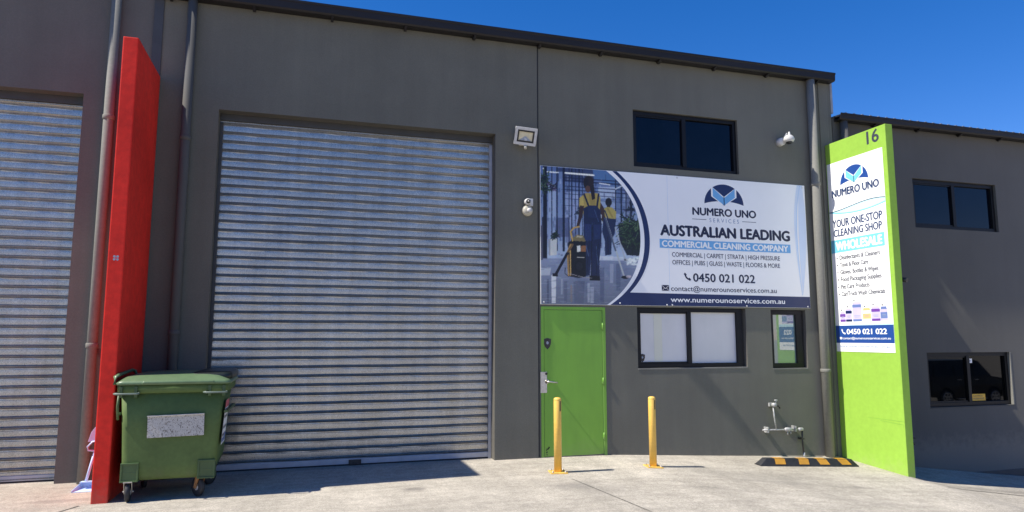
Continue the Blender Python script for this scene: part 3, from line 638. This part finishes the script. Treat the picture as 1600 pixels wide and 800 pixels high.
logo(sg, None, 6.22, 3.708, .708, .32, M['navy'], M['cyan'], M['white'], lambda d: F0(Y-d), .0006)
NT = M['navy_text']
text('NUMERO UNO', NT, sg, f1, 5.648, 6.80, 3.521, 3.633, .06)
flat('rule', NT, sg, f1, [rect(5.643, 5.893, 3.448, 3.456)])
flat('rule', NT, sg, f1, [rect(6.537, 6.793, 3.448, 3.456)])
text('S E R V I C E S', M['slate'], sg, f1, 5.945, 6.476, 3.417, 3.478, .004)
text('AUSTRALIAN LEADING', NT, sg, f1, 5.085, 7.420, 3.18, 3.334, .07)
flat('text_box', M['cyan'], sg, f1, [rect(5.072, 7.418, 2.983, 3.12)])
text('COMMERCIAL CLEANING COMPANY', M['white'], sg, f2, 5.108, 7.376, 3.006, 3.096, .06)
text('COMMERCIAL | CARPET | STRATA | HIGH PRESSURE', NT, sg, f1, 5.275, 7.207, 2.857, 2.923, .016)
text('OFFICES | PUBS | GLASS | WASTE | FLOORS & MORE', NT, sg, f1, 5.278, 7.204, 2.739, 2.805, .016)
text('0450 021 022', NT, sg, f1, 5.625, 6.728, 2.487, 2.609, .035)
text('contact@numerounoservices.com.au', NT, sg, f1, 5.243, 7.12, 2.338, 2.412, .016)
text('www.numerounoservices.com.au', M['white'], sg, f2, 5.232, 7.266, 2.170, 2.245, .03)
def phone_icon(parent, m, fr, x0, z0, s_):
    a = bez((.12, .98), (.05, .45), (.45, .05), (.98, .10), 10); b_ = bez((.34, .80), (.32, .55), (.55, .32), (.80, .30), 10)
    P = lambda q: (x0+q[0]*s_, z0+q[1]*s_)
    e = ribbon('phone_icon', m, parent, fr, [P(q) for q in a], [P(q) for q in b_])
    flat('phone_ear', m, e, fr, [[P((.0, .80)), P((.18, 1.02)), P((.42, .78)), P((.28, .62))]], .0003)
    flat('phone_ear', m, e, fr, [[P((.62, .28)), P((.78, .42)), P((1.02, .18)), P((.80, .0))]], .0003)
phone_icon(sg, NT, f1, 5.465, 2.492, .125)
ev = flat('envelope_icon', NT, sg, f1, [rect(5.088, 5.212, 2.336, 2.422)])
flat('envelope_fold', M['white'], ev, f2, [[(5.092, 2.418), (5.150, 2.372), (5.208, 2.418), (5.208, 2.411), (5.150, 2.364), (5.092, 2.411)], [(5.092, 2.340), (5.130, 2.378), (5.134, 2.374), (5.098, 2.340)], [(5.208, 2.340), (5.170, 2.378), (5.166, 2.374), (5.202, 2.340)]])
# wave ribbons at the right edge
a = bez((7.60, 4.105), (7.47, 3.6), (7.50, 3.1), (7.60, 2.31), 24); b_ = bez((7.66, 4.105), (7.52, 3.6), (7.545, 3.1), (7.61, 2.31), 24)
ribbon('wave_ribbon', M['wave_tint'], sg, f1, a, b_)
a = bez((7.63, 4.105), (7.60, 3.7), (7.58, 3.2), (7.60, 2.6), 24); b_ = bez((7.70, 4.105), (7.76, 3.5), (7.75, 3.1), (7.62, 2.31), 24)
ribbon('wave_ribbon', M['wave_tint'], sg, F0(Y-.0009), a, b_)
a = bez((7.652, 4.105), (7.51, 3.6), (7.535, 3.1), (7.608, 2.31), 24); b_ = bez((7.664, 4.105), (7.524, 3.6), (7.549, 3.1), (7.612, 2.31), 24)
ribbon('wave_line', M['pale'], sg, f3, a, b_)
flat('panel_seam', M['pale'], sg, f4, [rect(5.222, 5.2255, 2.31, 4.10)])
for x, z in [(3.22, 2.14), (4.40, 2.14), (5.17, 2.125), (5.26, 2.125), (6.56, 2.125), (7.70, 2.13), (3.22, 4.07), (7.70, 4.07), (5.4, 4.08)]:
    MB().lathe([(.0, -.006), (.010, -.005), (.013, 0), (0, 0)], (x, Y, z), 'y', 10).build('screw', M['screw'], sg)
fix(sg)

# ------------------------------------------------------------------ sign on the green blade wall
bs = thing('banner_sign', 'tall white shop sign with blue lettering fixed on the lime green blade wall', 'sign', (8.195, -.65, 3))
BX = 8.200
boxo('sign_panel', M['white'], bs, BX-.005, BX-.0005, -1.184, -.045, 1.42, 4.478, bevel=.001)
BX -= .005
b1, b2, b3 = SF(BX-.0006), SF(BX-.0012), SF(BX-.0018)
logo(bs, None, .606, 4.078, .575, .272, M['fin_navy'], M['cyan2'], M['white'], lambda d: SF(BX-d), .0006)
DT = M['dark_text']
FN = Mat('ink_blue_lettering', (0.02, 0.045, 0.12), .4).vary(5, .05).m
text('NUMERO UNO', FN, bs, b1, .125, 1.09, 3.906, 4.02, .06)
text('S E R V I C E S', M['grey_text'], bs, b1, .37, .83, 3.848, 3.902, .0)
flat('rule', M['grey_text'], bs, b1, [rect(.135, .319, 3.853, 3.859)])
flat('rule', M['grey_text'], bs, b1, [rect(.892, 1.084, 3.860, 3.866)])
a = bez((.047, 3.672), (.40, 3.66), (.80, 3.80), (1.182, 3.722), 22); b_ = bez((.047, 3.668), (.40, 3.58), (.80, 3.57), (1.182, 3.652), 22)
ribbon('wave_ribbon', M['pale2'], bs, b1, a, b_)
ribbon('wave_line', M['fin_teal'], bs, b2, [(u, v+.006) for u, v in a], [(u, v-.008) for u, v in a])
ribbon('wave_line', M['cyan2'], bs, b2, [(u, v+.014) for u, v in b_], [(u, v-.004) for u, v in b_])
text('YOUR ONE-STOP', FN, bs, b1, .107, 1.11, 3.412, 3.530, .04)
text('CLEANING SHOP', FN, bs, b1, .118, 1.095, 3.260, 3.373, .04)
flat('text_box', M['cyan2'], bs, b1, [rect(.047, 1.124, 2.998, 3.205)])
text('WHOLESALE', M['white'], bs, b2, .145, 1.082, 3.037, 3.167, .07)
for tx, u1, zb in [('Disinfectants & Cleaners', 1.024, 2.879), ('Tools & Floor Care', .79, 2.763), ('Gloves, Bottles & Wipes', .978, 2.645), ('Food Packaging Supplies', 1.027, 2.530), ('Pet Care Products', .792, 2.412), ('Car/Truck Wash Chemicals', 1.074, 2.296)]:
    text(tx, DT, bs, b1, .214, u1, zb, zb+.068, .04)
    flat('bullet_dot', DT, bs, b1, [ell(.162, zb+.030, .014, .014, 10)])
for u0, u1, z1, body, cap in [(.155, .27, 2.05, 'lilac', 'purple'), (.275, .405, 2.10, 'lilac', 'navy'), (.42, .60, 2.19, 'lilac', 'blueprint'), (.62, .78, 2.09, 'orange_print', 'white'), (.79, .955, 2.11, 'lilac', 'purple'), (.96, 1.09, 2.10, 'blueprint', 'lilac')]:
    z0 = 1.888
    bt = flat('printed_bottle', M[body], bs, b1, [[(u0, z0), (u1, z0), (u1, z1-.05), (u1-.02, z1), (u0+.02, z1), (u0, z1-.05)]])
    flat('bottle_label', M[cap], bt, b2, [rect(u0, u1, z1-.085, z1-.04), rect(u0+.004, u1, z0, z0+.035)])
    flat('bottle_text', M['grey_text'], bt, b3, [rect(u0+.03, u1-.03, z0+.085, z0+.092), rect(u0+.04, u1-.04, z0+.065, z0+.070)])
    flat('bottle_cap', M['dark_text'], bt, b2, [rect(u0+.03, u0+.055, z1+.012, z1+.034)])
a = bez((.045, 1.84), (.4, 1.80), (.8, 1.90), (1.18, 1.87), 16); ribbon('wave_ribbon', M['pale2'], bs, b1, [(u, v) for u, v in a], [(u, 1.826) for u, v in a])
flat('navy_band', M['fin_navy'], bs, b1, [rect(.046, 1.183, 1.557, 1.828)])
text('0450 021 022', M['white'], bs, b2, .275, 1.06, 1.694, 1.771, .05)
phone_icon(bs, M['white'], b2, .163, 1.685, .09)
text('contact@numerounoservices.com.au', M['white'], bs, b2, .19, 1.12, 1.614, 1.647, .02)
flat('envelope_icon', M['white'], bs, b2, [rect(.125, .175, 1.614, 1.648)])
text('www.numerounoservices.com.au', M['slate'], bs, b1, .126, 1.094, 1.488, 1.528, .03)
fix(bs)

# ------------------------------------------------------------------ things fixed to the wall
fl = thing('floodlight', 'white framed square floodlight on the wall right of the roller door', 'floodlight', (2.91, -.014, 4.47))
T = Matrix.Translation((2.905, -.17, 4.475)) @ Matrix.Rotation(R(6), 4, 'Y') @ Matrix.Rotation(R(-10), 4, 'Z') @ Matrix.Rotation(R(20), 4, 'X')
fm = MB()
for b_ in [(-.155, .155, -.03, .03, .085, .125), (-.155, .155, -.03, .03, -.125, -.085), (-.155, -.12, -.03, .03, -.085, .085), (.12, .155, -.03, .03, -.085, .085)]: fm.box(*b_, mat=T)
fm.build('frame', M['white_hw'], fl, .005)
fm = MB()
for b_ in [(-.12, .12, -.024, .02, .062, .085), (-.12, .12, -.024, .02, -.085, -.062), (-.12, -.098, -.024, .02, -.062, .062), (.098, .12, -.024, .02, -.062, .062)]: fm.box(*b_, mat=T)
fm.build('gasket', M['black_plastic'], fl, .002)
MB().box(-.098, .098, -.012, .0, -.062, .062, mat=T).build('lens', M['lens'], fl)
MB().add([T @ Vector(v) for v in [(-.03, -.0135, -.06), (.03, -.0135, -.06), (.012, -.0135, .0), (-.012, -.0135, .0), (-.085, -.0135, -.06), (.085, -.0135, -.06)]], [(4, 3, 0), (0, 3, 2, 1), (1, 2, 5)]).build('reflector', M['grey_text'], fl, recalc=False)
hs = MB().box(-.13, .13, .03, .07, -.10, .10, mat=T)
for k in range(7): hs.box(-.12+.038*k, -.11+.038*k, .07, .10, -.09, .09, mat=T)
hs.build('heat_sink', M['white_hw'], fl, .003)
MB().box(-.02, .02, -.16, 0, -.03, .03, mat=Matrix.Translation((2.905, -.014, 4.44))).build('bracket_arm', M['white_hw'], fl, .004)
MB().box(2.85, 2.96, -.03, -.014, 4.38, 4.52).build('wall_plate', M['white_hw'], fl, .004)
MB().lathe([(0, -.035), (.018, -.03), (.022, 0), (.018, .02)], (2.905, -.155, 4.325), 'z', 14).build('motion_sensor', M['cream'], fl)

sr = thing('alarm_siren', 'small cream round alarm siren on the wall left of the big sign', 'alarm', (2.98, -.014, 3.48))
MB().lathe([(0, -.06), (.05, -.055), (.076, -.03), (.08, 0), (0, 0)], (2.975, -.014, 3.435), 'y', 24).build('siren_disc', M['cream'], sr)
MB().lathe([(0, -.03), (.032, -.03), (.036, 0), (0, 0)], (2.99, -.07, 3.43), 'y', 16).build('sounder', M['white_hw'], sr)
MB().box(3.0, 3.052, -.06, -.014, 3.50, 3.605).build('bracket_plate', M['white_hw'], sr, .005)
MB().lathe([(0, -.02), (.022, -.02), (.044, -.012), (.046, .05), (0, .05)], (2.965, -.085, 3.555), 'y', 18).build('sensor_ring', M['white_hw'], sr)
MB().lathe([(0, -.026), (.03, -.022), (.034, -.010), (0, -.006)], (2.965, -.087, 3.555), 'y', 18).build('sensor_lens', M['black_plastic'], sr)
MB().lathe([(0, -.008), (.011, -.006), (.012, 0), (0, 0)], (2.965, -.113, 3.555), 'y', 10).build('sensor_bead', M['white_hw'], sr)
MB().tube([(2.965, -.03, 3.555), (2.99, -.045, 3.50), (3.0, -.05, 3.45)], .014, 8).build('bracket_arm', M['cream'], sr)

dc = thing('security_camera', 'white dome security camera high on the wall beside the downpipe', 'camera', (7.34, 0, 4.83))
MB().lathe([(0, -.10), (.05, -.10), (.062, -.085), (.068, 0), (0, 0)], (7.315, 0, 4.80), 'y', 24).build('wall_mount', M['white_hw'], dc)
MB().lathe([(0, -.035), (.045, -.033), (.075, -.02), (.088, .01), (.075, .055), (.045, .082), (0, .09)], (7.385, -.15, 4.805), 'z', 24).build('camera_body', M['white_hw'], dc)
MB().lathe([(0, -.045), (.03, -.04), (.05, -.022), (.052, .0), (0, .0)], (7.385, -.155, 4.785), 'z', 18).build('lens_dome', M['black_plastic'], dc)
MB().tube([(7.335, -.10, 4.86), (7.375, -.12, 4.93)], .012, 8).build('antenna_arm', M['white_hw'], dc)
MB().lathe([(.022, -.05), (.026, 0), (.012, .06), (0, .065)], (7.405, -.14, 4.89), 'z', 12).build('bracket_cap', M['white_hw'], dc)

tap = thing('water_pipe', 'grey outdoor water pipe with taps low on the wall beside the downpipe', 'pipe', (7.1, -.07, .0))
MB().tube([(6.71, -.075, .245), (7.0, -.075, .238), (7.43, -.075, .228)], .012, 10).build('supply_pipe', M['tapmetal'], tap)
MB().tube([(6.955, -.075, .24), (6.93, -.075, .42), (6.915, -.075, .60)], .011, 10).build('riser', M['tapmetal'], tap)
MB().tube([(7.425, -.075, .228), (7.425, -.075, 0.02), (7.44, -.075, -.19)], .013, 10).build('standpipe', M['darkmetal'], tap)
MB().tube([(7.44, -.075, -.12), (7.442, -.075, -.2)], .017, 10).build('pipe_sleeve', M['white_hw'], tap)
tb = MB().lathe([(0, -.04), (.03, -.035), (.034, 0), (.026, .035), (0, .04)], (6.93, -.085, .615), 'x', 14).build('tap', M['tapmetal'], tap)
MB().tube([(6.94, -.085, .62), (6.99, -.11, .60), (7.005, -.115, .565)], .016, 8).build('spout', M['darkmetal'], tb)
MB().tube([(6.955, -.09, .63), (6.958, -.095, .685)], .008, 8).build('tap_stem', M['tapmetal'], tb)
MB().tube([(6.93, -.095, .685), (6.985, -.095, .685)], .009, 8).build('tap_handle', M['tapmetal'], tb)
MB().box(6.885, 6.945, -.03, 0, .585, .64).build('wall_bracket', M['tapmetal'], tap, .004)
vl = MB().lathe([(.016, -.07), (.03, -.05), (.034, 0), (.03, .05), (.016, .07)], (7.17, -.08, .238), 'x', 12).build('valve', M['tapmetal'], tap)
MB().tube([(7.15, -.09, .21), (7.145, -.09, .16)], .010, 8).build('valve_lever', M['tapmetal'], vl)
MB().tube([(7.20, -.09, .21), (7.205, -.09, .17)], .010, 8).build('valve_lever', M['tapmetal'], vl)
MB().lathe([(.017, -.045), (.026, -.03), (.026, .03), (.017, .045)], (7.40, -.076, .232), 'x', 12).build('coupling', M['tapmetal'], tap)
for x in (6.80, 7.30): MB().box(x-.012, x+.012, -.095, 0, .20, .285).build('pipe_clip', M['tapmetal'], tap, .002)
MB().box(7.40, 7.45, -.09, 0, .075, .10).build('pipe_clip', M['darkmetal'], tap, .002)
for r_ in (fl, sr, dc, tap): fix(r_)

# ------------------------------------------------------------------ bollards
def bollard(x, y, label):
    z = gz(x, y); t = thing('bollard', label, 'bollard', (x, y, z), 'yellow bollards')
    tilt = math.atan2(gz(x+.2, y)-gz(x-.2, y), .4)
    MB().lathe([(.0475, .012), (.0475, .862), (.0455, .868), (.0475, .874), (.0475, .885), (.040, .897), (.022, .904), (0, .906)], (0, 0, 0), 'z', 28).build('post', M['yellow'], t)
    bp = MB().box(-.105, .105, -.105, .105, -.004, .012).build('base_plate', M['yellow'], t, .003)
    bp.rotation_euler = (0, -tilt, R(-9))
    for dx in (-.078, .078):
        for dy in (-.078, .078): MB().lathe([(.013, 0), (.013, .012), (.007, .013), (.007, .022), (0, .022)], (dx, dy, .012), 'z', 6).build('bolt', M['steel'], bp)
    # dark vertical sticker, wrapped on the post
    mb = MB(); ang = [R(-78+4*k) for k in range(8)]
    mb.add([(.0482*math.cos(a), .0482*math.sin(a), zz_) for zz_ in (.74, .86) for a in ang], [(k, k+1, k+9, k+8) for k in range(7)])
    mb.build('sticker', M['black_plastic'], t, recalc=False)
    mb = MB()
    for k in range(6):
        z0 = .748+.018*k; a0, a1 = R(-74), R(-56)
        mb.add([(.0486*math.cos(a0), .0486*math.sin(a0), z0), (.0486*math.cos(a1), .0486*math.sin(a1), z0), (.0486*math.cos(a1), .0486*math.sin(a1), z0+.008), (.0486*math.cos(a0), .0486*math.sin(a0), z0+.008)], [(0, 1, 2, 3)])
    mb.build('sticker_print', M['yellow_tile'], t, recalc=False)
    return t
bollard(3.030, -1.036, 'yellow steel bollard in front of the green entrance door')
bollard(4.42, -.87, 'yellow steel bollard in front of the bare wall, below the pale two-pane window')

# ------------------------------------------------------------------ wheel stop
za, zb2 = gz(6.16, -.66), gz(7.86, -.66)
ws = thing('wheel_stop', 'black rubber wheel stop with amber stripes lying by the green blade wall', 'wheel stop', (7.01, -.66, (za+zb2)/2))
ws.rotation_euler = (0, -math.atan2(zb2-za, 1.7), 0)
L = .845
sec = lambda x, s_: [(x, -.085*s_, -.004), (x, -.075*s_, .02), (x, -.045*s_, .10*min(1, s_)), (x, .045*s_, .10*min(1, s_)), (x, .075*s_, .02), (x, .085*s_, -.004)]
rs = [[(-L, -.075, -.004), (-L, -.07, .012), (-L+.003, -.05, .018), (-L+.003, .05, .018), (-L, .07, .012), (-L, .075, -.004)], sec(-L+.11, 1), sec(L-.11, 1), [(L, -.075, -.004), (L, -.07, .012), (L-.003, -.05, .018), (L-.003, .05, .018), (L, .07, .012), (L, .075, -.004)]]
MB().rings(rs, True, False).build('body', M['black_rubber'], ws, .004)
for x0, sk in [(-.60, .0), (-.20, .0), (.16, .05), (.54, .07)]:
    wd = .17; yb, zb_2, yt, zt_ = -.0737, .026, -.0462, .0965; e = .0018
    MB().add([(x0, yb-e, zb_2), (x0+wd, yb-e, zb_2), (x0+wd-sk, yt-e, zt_), (x0-sk, yt-e, zt_)], [(0, 1, 2, 3)]).build('amber_stripe', M['yellow_tile'], ws, recalc=False)
    MB().add([(x0-sk, -.043, .102), (x0+wd-sk, -.043, .102), (x0+wd-sk, .043, .102), (x0-sk, .043, .102)], [(0, 1, 2, 3)]).build('amber_stripe', M['yellow_tile'], ws, recalc=False)

# ------------------------------------------------------------------ wheelie bin
bn = thing('wheelie_bin', 'green four wheeled commercial bin with closed lid in front of the roller door', 'bin', (-1.27, -.83, 0))
def rrect(x0, x1, y0, y1, z, r, n=5):
    out = []
    for cx, cy, a0 in [(x1-r, y1-r, 0), (x0+r, y1-r, 90), (x0+r, y0+r, 180), (x1-r, y0+r, 270)]:
        out += [(cx+r*math.cos(R(a0+90*k/n)), cy+r*math.sin(R(a0+90*k/n)), z) for k in range(n+1)]
    return out
cx = .0   # bin's own frame: x from -.5 to .5, front at -y
rings = [rrect(-.40, .36, -.36, .36, .205, .08), rrect(-.435, .39, -.395, .385, .25, .08), rrect(-.455, .43, -.41, .40, .36, .07), rrect(-.47, .452, -.416, .41, .72, .06), rrect(-.492, .478, -.424, .42, 1.08, .055)]
body = MB().rings(rings, True).build('body', M['bin'], bn)
MB().rings([rrect(-.50, .492, -.432, .43, 1.075, .05), rrect(-.522, .515, -.452, .45, 1.085, .05), rrect(-.525, .518, -.455, .452, 1.155, .05), rrect(-.50, .495, -.43, .43, 1.165, .05)], True).build('rim', M['bin'], bn)
lid_r = [rrect(-.53, .54, -.475, .46, 1.163, .05), rrect(-.535, .545, -.48, .465, 1.185, .05), rrect(-.515, .52, -.455, .45, 1.205, .06), rrect(-.46, .42, -.40, .42, 1.245, .08), rrect(-.38, .30, -.30, .36, 1.27, .1), rrect(-.2, .14, -.1, .2, 1.28, .08)]
lid = MB().rings(lid_r, True).build('lid', M['bin_lid'], bn)
MB().rings([rrect(.10, .545, -.36, .47, 1.212, .08), rrect(.12, .54, -.34, .468, 1.262, .08), rrect(.18, .52, -.28, .46, 1.283, .07)], True).build('lid_crease', M['bin_lid_dark'], lid)
MB().rings([rrect(-.30, .40, -.488, -.44, 1.17, .015), rrect(-.28, .38, -.49, -.43, 1.2, .012)], True).build('lid_lip', M['bin_lid'], lid)
MB().tube([(-.50, .38, 1.17), (-.545, .40, 1.27), (-.55, .30, 1.285), (-.53, -.36, 1.262), (-.55, -.42, 1.245), (-.545, -.44, 1.17)], .018, 8).build('lid_bar', M['bin_lid'], lid)
for sx in (-1, 1):
    c0 = -.525 if sx < 0 else .30; c1 = -.30 if sx < 0 else .525
    hb = MB().tube([(c0+.02, -.465, 1.085), (c0-.005, -.51, 1.082), (c0+.02, -.525, 1.08), (c1-.03, -.525, 1.08), (c1-.01, -.51, 1.082), (c1-.02, -.455, 1.085)], .010, 8).build('handle', M['bin_grip'], bn)
    for hx in (c0+.03, c1-.06):
        MB().box(hx, hx+.03, -.47, -.43, 1.04, 1.15).build('handle_lug', M['bin_dark'], hb, .004)
    # corner pockets at the foot of the front
    p0 = -.45 if sx < 0 else .26; p1 = -.285 if sx < 0 else .425
    pk = MB().box(p0, p1, -.43, -.30, .20, .215).box(p0, p0+.018, -.425, -.30, .215, .375).box(p1-.018, p1, -.425, -.30, .215, .375).box(p0, p1, -.428, -.39, .372, .388)
    pk.box(p0+.018, p1-.018, -.417, -.38, .285, .297)
    pk.box(p0+.004, p1-.004, -.416, -.33, .21, .38)
    pk.build('corner_pocket', M['bin_dark'], bn, .004)
for sx in (-1, 1):
    MB().box(sx*.505-.02, sx*.505+.02, -.40, .40, .86, .885).build('side_rib', M['bin_dark'], bn, .004)
MB().tube([(-.50, -.44, 1.06), (-.505, -.45, .95), (-.50, -.43, .82)], .013, 8).build('hose_hook', M['bin_dark'], bn)
pl = MB().box(-.208, .322, -.452, -.438, .635, .850).build('metal_plate', M['plate'], bn, .003)
pl.rotation_euler = (0, R(-1.2), 0)
MB().box(-.21, .324, -.47, -.436, .846, .858).build('plate_flange', M['steel'], pl, .002)
# side label
sf = lambda u, v, d: (.474+(v-.72)*.028/.36*.9+.006+d, u, v)
lb = flat('side_label', M['white'], bn, sf, [rect(-.36, -.02, .52, .98)])
flat('label_header', M['redlabel'], lb, sf, [rect(-.36, -.02, .90, .98)], .0015)
flat('label_print', M['dark_text'], lb, sf, [rect(-.34+.075*k, -.34+.075*k+.05, z0, z0+.03) for k in range(4) for z0 in (.84, .79, .68, .60)], .0015)
flat('label_panel', M['blueprint'], lb, sf, [rect(-.34, -.20, .54, .585), rect(-.18, -.04, .54, .63)], .0022)
def caster(x, y, ang, m_fork, flip=1):
    T_ = Matrix.Translation((x, y, 0)) @ Matrix.Rotation(R(ang), 4, 'Z')
    k = MB()
    for s_ in (-1, 1): k.add([T_ @ Vector(v) for v in [(s_*.032, -.03, .205), (s_*.032, .035, .205), (s_*.032, .062, .10), (s_*.032, .03, .08), (s_*.038, -.03, .205), (s_*.038, .035, .205), (s_*.038, .062, .10), (s_*.038, .03, .08)]], [(0, 1, 2, 3), (7, 6, 5, 4), (0, 4, 5, 1), (1, 5, 6, 2), (2, 6, 7, 3), (3, 7, 4, 0)])
    k.box(-.04, .04, -.04, .045, .197, .208, mat=T_)
    cs = k.build('caster', m_fork, bn)
    W = MB().lathe([(.05, -.022), (.088, -.022), (.098, -.014), (.1, 0), (.098, .014), (.088, .022), (.05, .022)], (0, .04, .1), 'x', 26); W.v = [tuple(T_ @ Vector(v)) for v in W.v]; W.build('tyre', M['black_rubber'], cs)
    W = MB().lathe([(0, -.024), (.012, -.026), (.05, -.020), (.054, 0), (.05, .020), (.012, .026), (0, .024)], (0, .04, .1), 'x', 18); W.v = [tuple(T_ @ Vector(v)) for v in W.v]; W.build('wheel_hub', M['plate'], cs)
    W = MB().tube([(-.05, .04, .1), (.05, .04, .1)], .008, 8); W.v = [tuple(T_ @ Vector(v)) for v in W.v]; W.build('axle_bolt', m_fork, cs)
caster(-.375, -.40, 4, M['steel']); caster(.285, -.33, 38, M['rust']); caster(-.36, .30, 20, M['darkmetal']); caster(.32, .34, 150, M['darkmetal'])

# ------------------------------------------------------------------ dustpan
dp = thing('dustpan', 'light blue dustpan with a lilac loop handle leaning against the red blade wall', 'dustpan', (-2.235, -.48, 0))
pan = [(-.085, 0), (.13, .0), (.11, .24), (-.05, .24)]
k = MB()
k.add([(x, y-.1, .006) for x, y in pan]+[(x, y-.1, .0) for x, y in pan], [(0, 1, 2, 3), (7, 6, 5, 4), (0, 4, 5, 1)])
for (xa, ya), (xb, yb) in [((-.085, 0), (-.05, .24)), ((-.05, .24), (.11, .24)), ((.11, .24), (.13, 0))]:
    za_, zb_3 = (.02 if ya == 0 else .07), (.02 if yb == 0 else .07)
    k.add([(xa, ya-.1, 0), (xb, yb-.1, 0), (xb, yb-.1, zb_3), (xa, ya-.1, za_), (xa*.95, ya*.97-.1, 0.006), (xb*.95, yb*.97-.1, .006), (xb*.95, yb*.97-.1, zb_3), (xa*.95, ya*.97-.1, za_)], [(0, 1, 2, 3), (7, 6, 5, 4), (3, 2, 6, 7), (0, 4, 5, 1), (0, 3, 7, 4), (1, 5, 6, 2)])
k.build('pan', M['lightblue'], dp)
MB().add([(-.05, .14, .07), (.11, .14, .07), (.10, .04, .075), (-.05, .04, .075), (-.05, .14, .076), (.11, .14, .076), (.10, .04, .081), (-.05, .04, .081)], [(0, 1, 2, 3), (7, 6, 5, 4), (0, 4, 5, 1), (1, 5, 6, 2), (2, 6, 7, 3), (3, 7, 4, 0)]).build('hood', M['lightblue'], dp)
MB().tube([(.0, .08, .07), (.03, .09, .22), (.065, .10, .40)], [.014, .015, .013], 10).build('handle', M['lilacplastic'], dp)
MB().tube([(.065, .10, .40), (.0, .09, .41), (-.01, .09, .445), (.035, .095, .50), (.088, .10, .51), (.085, .10, .43), (.065, .10, .40)], .010, 8, False).build('grip_loop', M['lilacplastic'], dp)
MB().add([(-0.010, .09, .50), (0.050, .10, .50), (0.080, .105, .62), (0.070, .105, .66), (0.050, .10, .655), (0.015, .095, .60), (-0.010, .11, .50), (0.050, .12, .50), (0.080, .125, .62), (0.070, .125, .66), (0.050, .12, .655), (0.015, .115, .60)],
         [(0, 1, 2, 3, 4, 5), (11, 10, 9, 8, 7, 6)]+[(i, i+6, (i+1) % 6+6, (i+1) % 6) for i in range(6)]).build('brush_head', M['lilacplastic'], dp, .003)

# ------------------------------------------------------------------ dark car parked across the yard (seen mirrored in the right unit's lower window)
M['car_paint'] = Mat('black_car_paint', (0.006, 0.0065, 0.008), 0.18).vary(3, .2).m
M['car_glass'] = Mat('tinted_car_glass', (0.004, 0.005, 0.006), 0.05).vary(3, .2).m
M['alloy'] = Mat('alloy_wheel_metal', (0.75, 0.76, 0.78), 0.3, metal=.6).vary(8, .1).m
M['lamp'] = Mat('car_lamp_lens', (0.6, 0.6, 0.62), 0.15).vary(8, .1).m
GX, GY = 27.4, -14.3; GZ = gz(GX, -3)
car = thing('parked_car', 'black parked four wheel drive car, mirrored in the lower window of the right unit', 'car', (GX, GY, GZ))
side = [(-2.3, .42), (-2.32, .95), (-2.2, 1.12), (-2.1, 1.86), (-1.95, 1.93), (.35, 1.95), (.62, 1.88), (1.22, 1.24), (2.1, 1.12), (2.32, .95), (2.36, .45), (2.2, .36), (1.72, .36), (1.66, .62), (1.45, .78), (1.15, .78), (.94, .62), (.88, .34), (-.98, .34), (-1.04, .62), (-1.25, .78), (-1.55, .78), (-1.76, .62), (-1.82, .38)]
MB().prism(side, -.93, .93, lambda u, v, d: (u, d*(1-.14*max(0, v-1.15)), v)).build('body', M['car_paint'], car, .035, 3)
for sy in (-1, 1):
    for pts in ([(-2.02, 1.26), (-1.96, 1.78), (-.98, 1.82), (-.98, 1.26)], [(-.9, 1.26), (-.9, 1.82), (.1, 1.82), (.1, 1.26)], [(.18, 1.26), (.18, 1.82), (.45, 1.80), (.95, 1.28)]):
        MB().prism(pts, 0, .02, lambda u, v, d: (u, sy*(.945*(1-.14*max(0, v-1.15))-.008+d), v)).build('side_window', M['car_glass'], car, .004)
    for hx in (-.75, .22): MB().box(hx, hx+.18, sy*.93-.02, sy*.93+.03, 1.10, 1.13).build('door_handle', M['alloy'], car, .004)
    for wx in (-1.4, 1.3):
        wt = MB().lathe([(.20, -.11), (.30, -.12), (.345, -.09), (.36, 0), (.345, .09), (.30, .12), (.20, .11)], (wx, sy*.83, .36), 'y', 28).build('wheel', M['black_rubber'], car)
        rim = MB().lathe([(.235, -.02), (.25, .0), (.235, .02), (.21, .02), (.21, -.02)], (wx, sy*.945, .36), 'y', 28)
        for k in range(6):
            T_ = Matrix.Translation((wx, sy*.945, .36)) @ Matrix.Rotation(R(60*k), 4, 'Y'); rim.box(-.03, .03, -.018, .018, .03, .225, mat=T_)
        rim.build('rim', M['alloy'], wt)
    boxo('side_step', M['alloy'], car, -.85, .8, sy*.93-.05, sy*.93+.06, .30, .34, bevel=.01)
    boxo('headlight', M['lamp'], car, 2.2, 2.345, sy*.72-.16, sy*.72+.16, .84, 1.0, bevel=.02)
    boxo('tail_light', M['redlabel'], car, -2.325, -2.25, sy*.8-.08, sy*.8+.08, .9, 1.3, bevel=.02)
MB().add([(.66, -.78, 1.84), (.66, .78, 1.84), (1.2, .84, 1.29), (1.2, -.84, 1.29), (.68, -.78, 1.86), (.68, .78, 1.86), (1.22, .84, 1.31), (1.22, -.84, 1.31)], [(0, 1, 2, 3), (7, 6, 5, 4), (0, 4, 5, 1), (1, 5, 6, 2), (2, 6, 7, 3), (3, 7, 4, 0)]).build('windscreen', M['car_glass'], car)
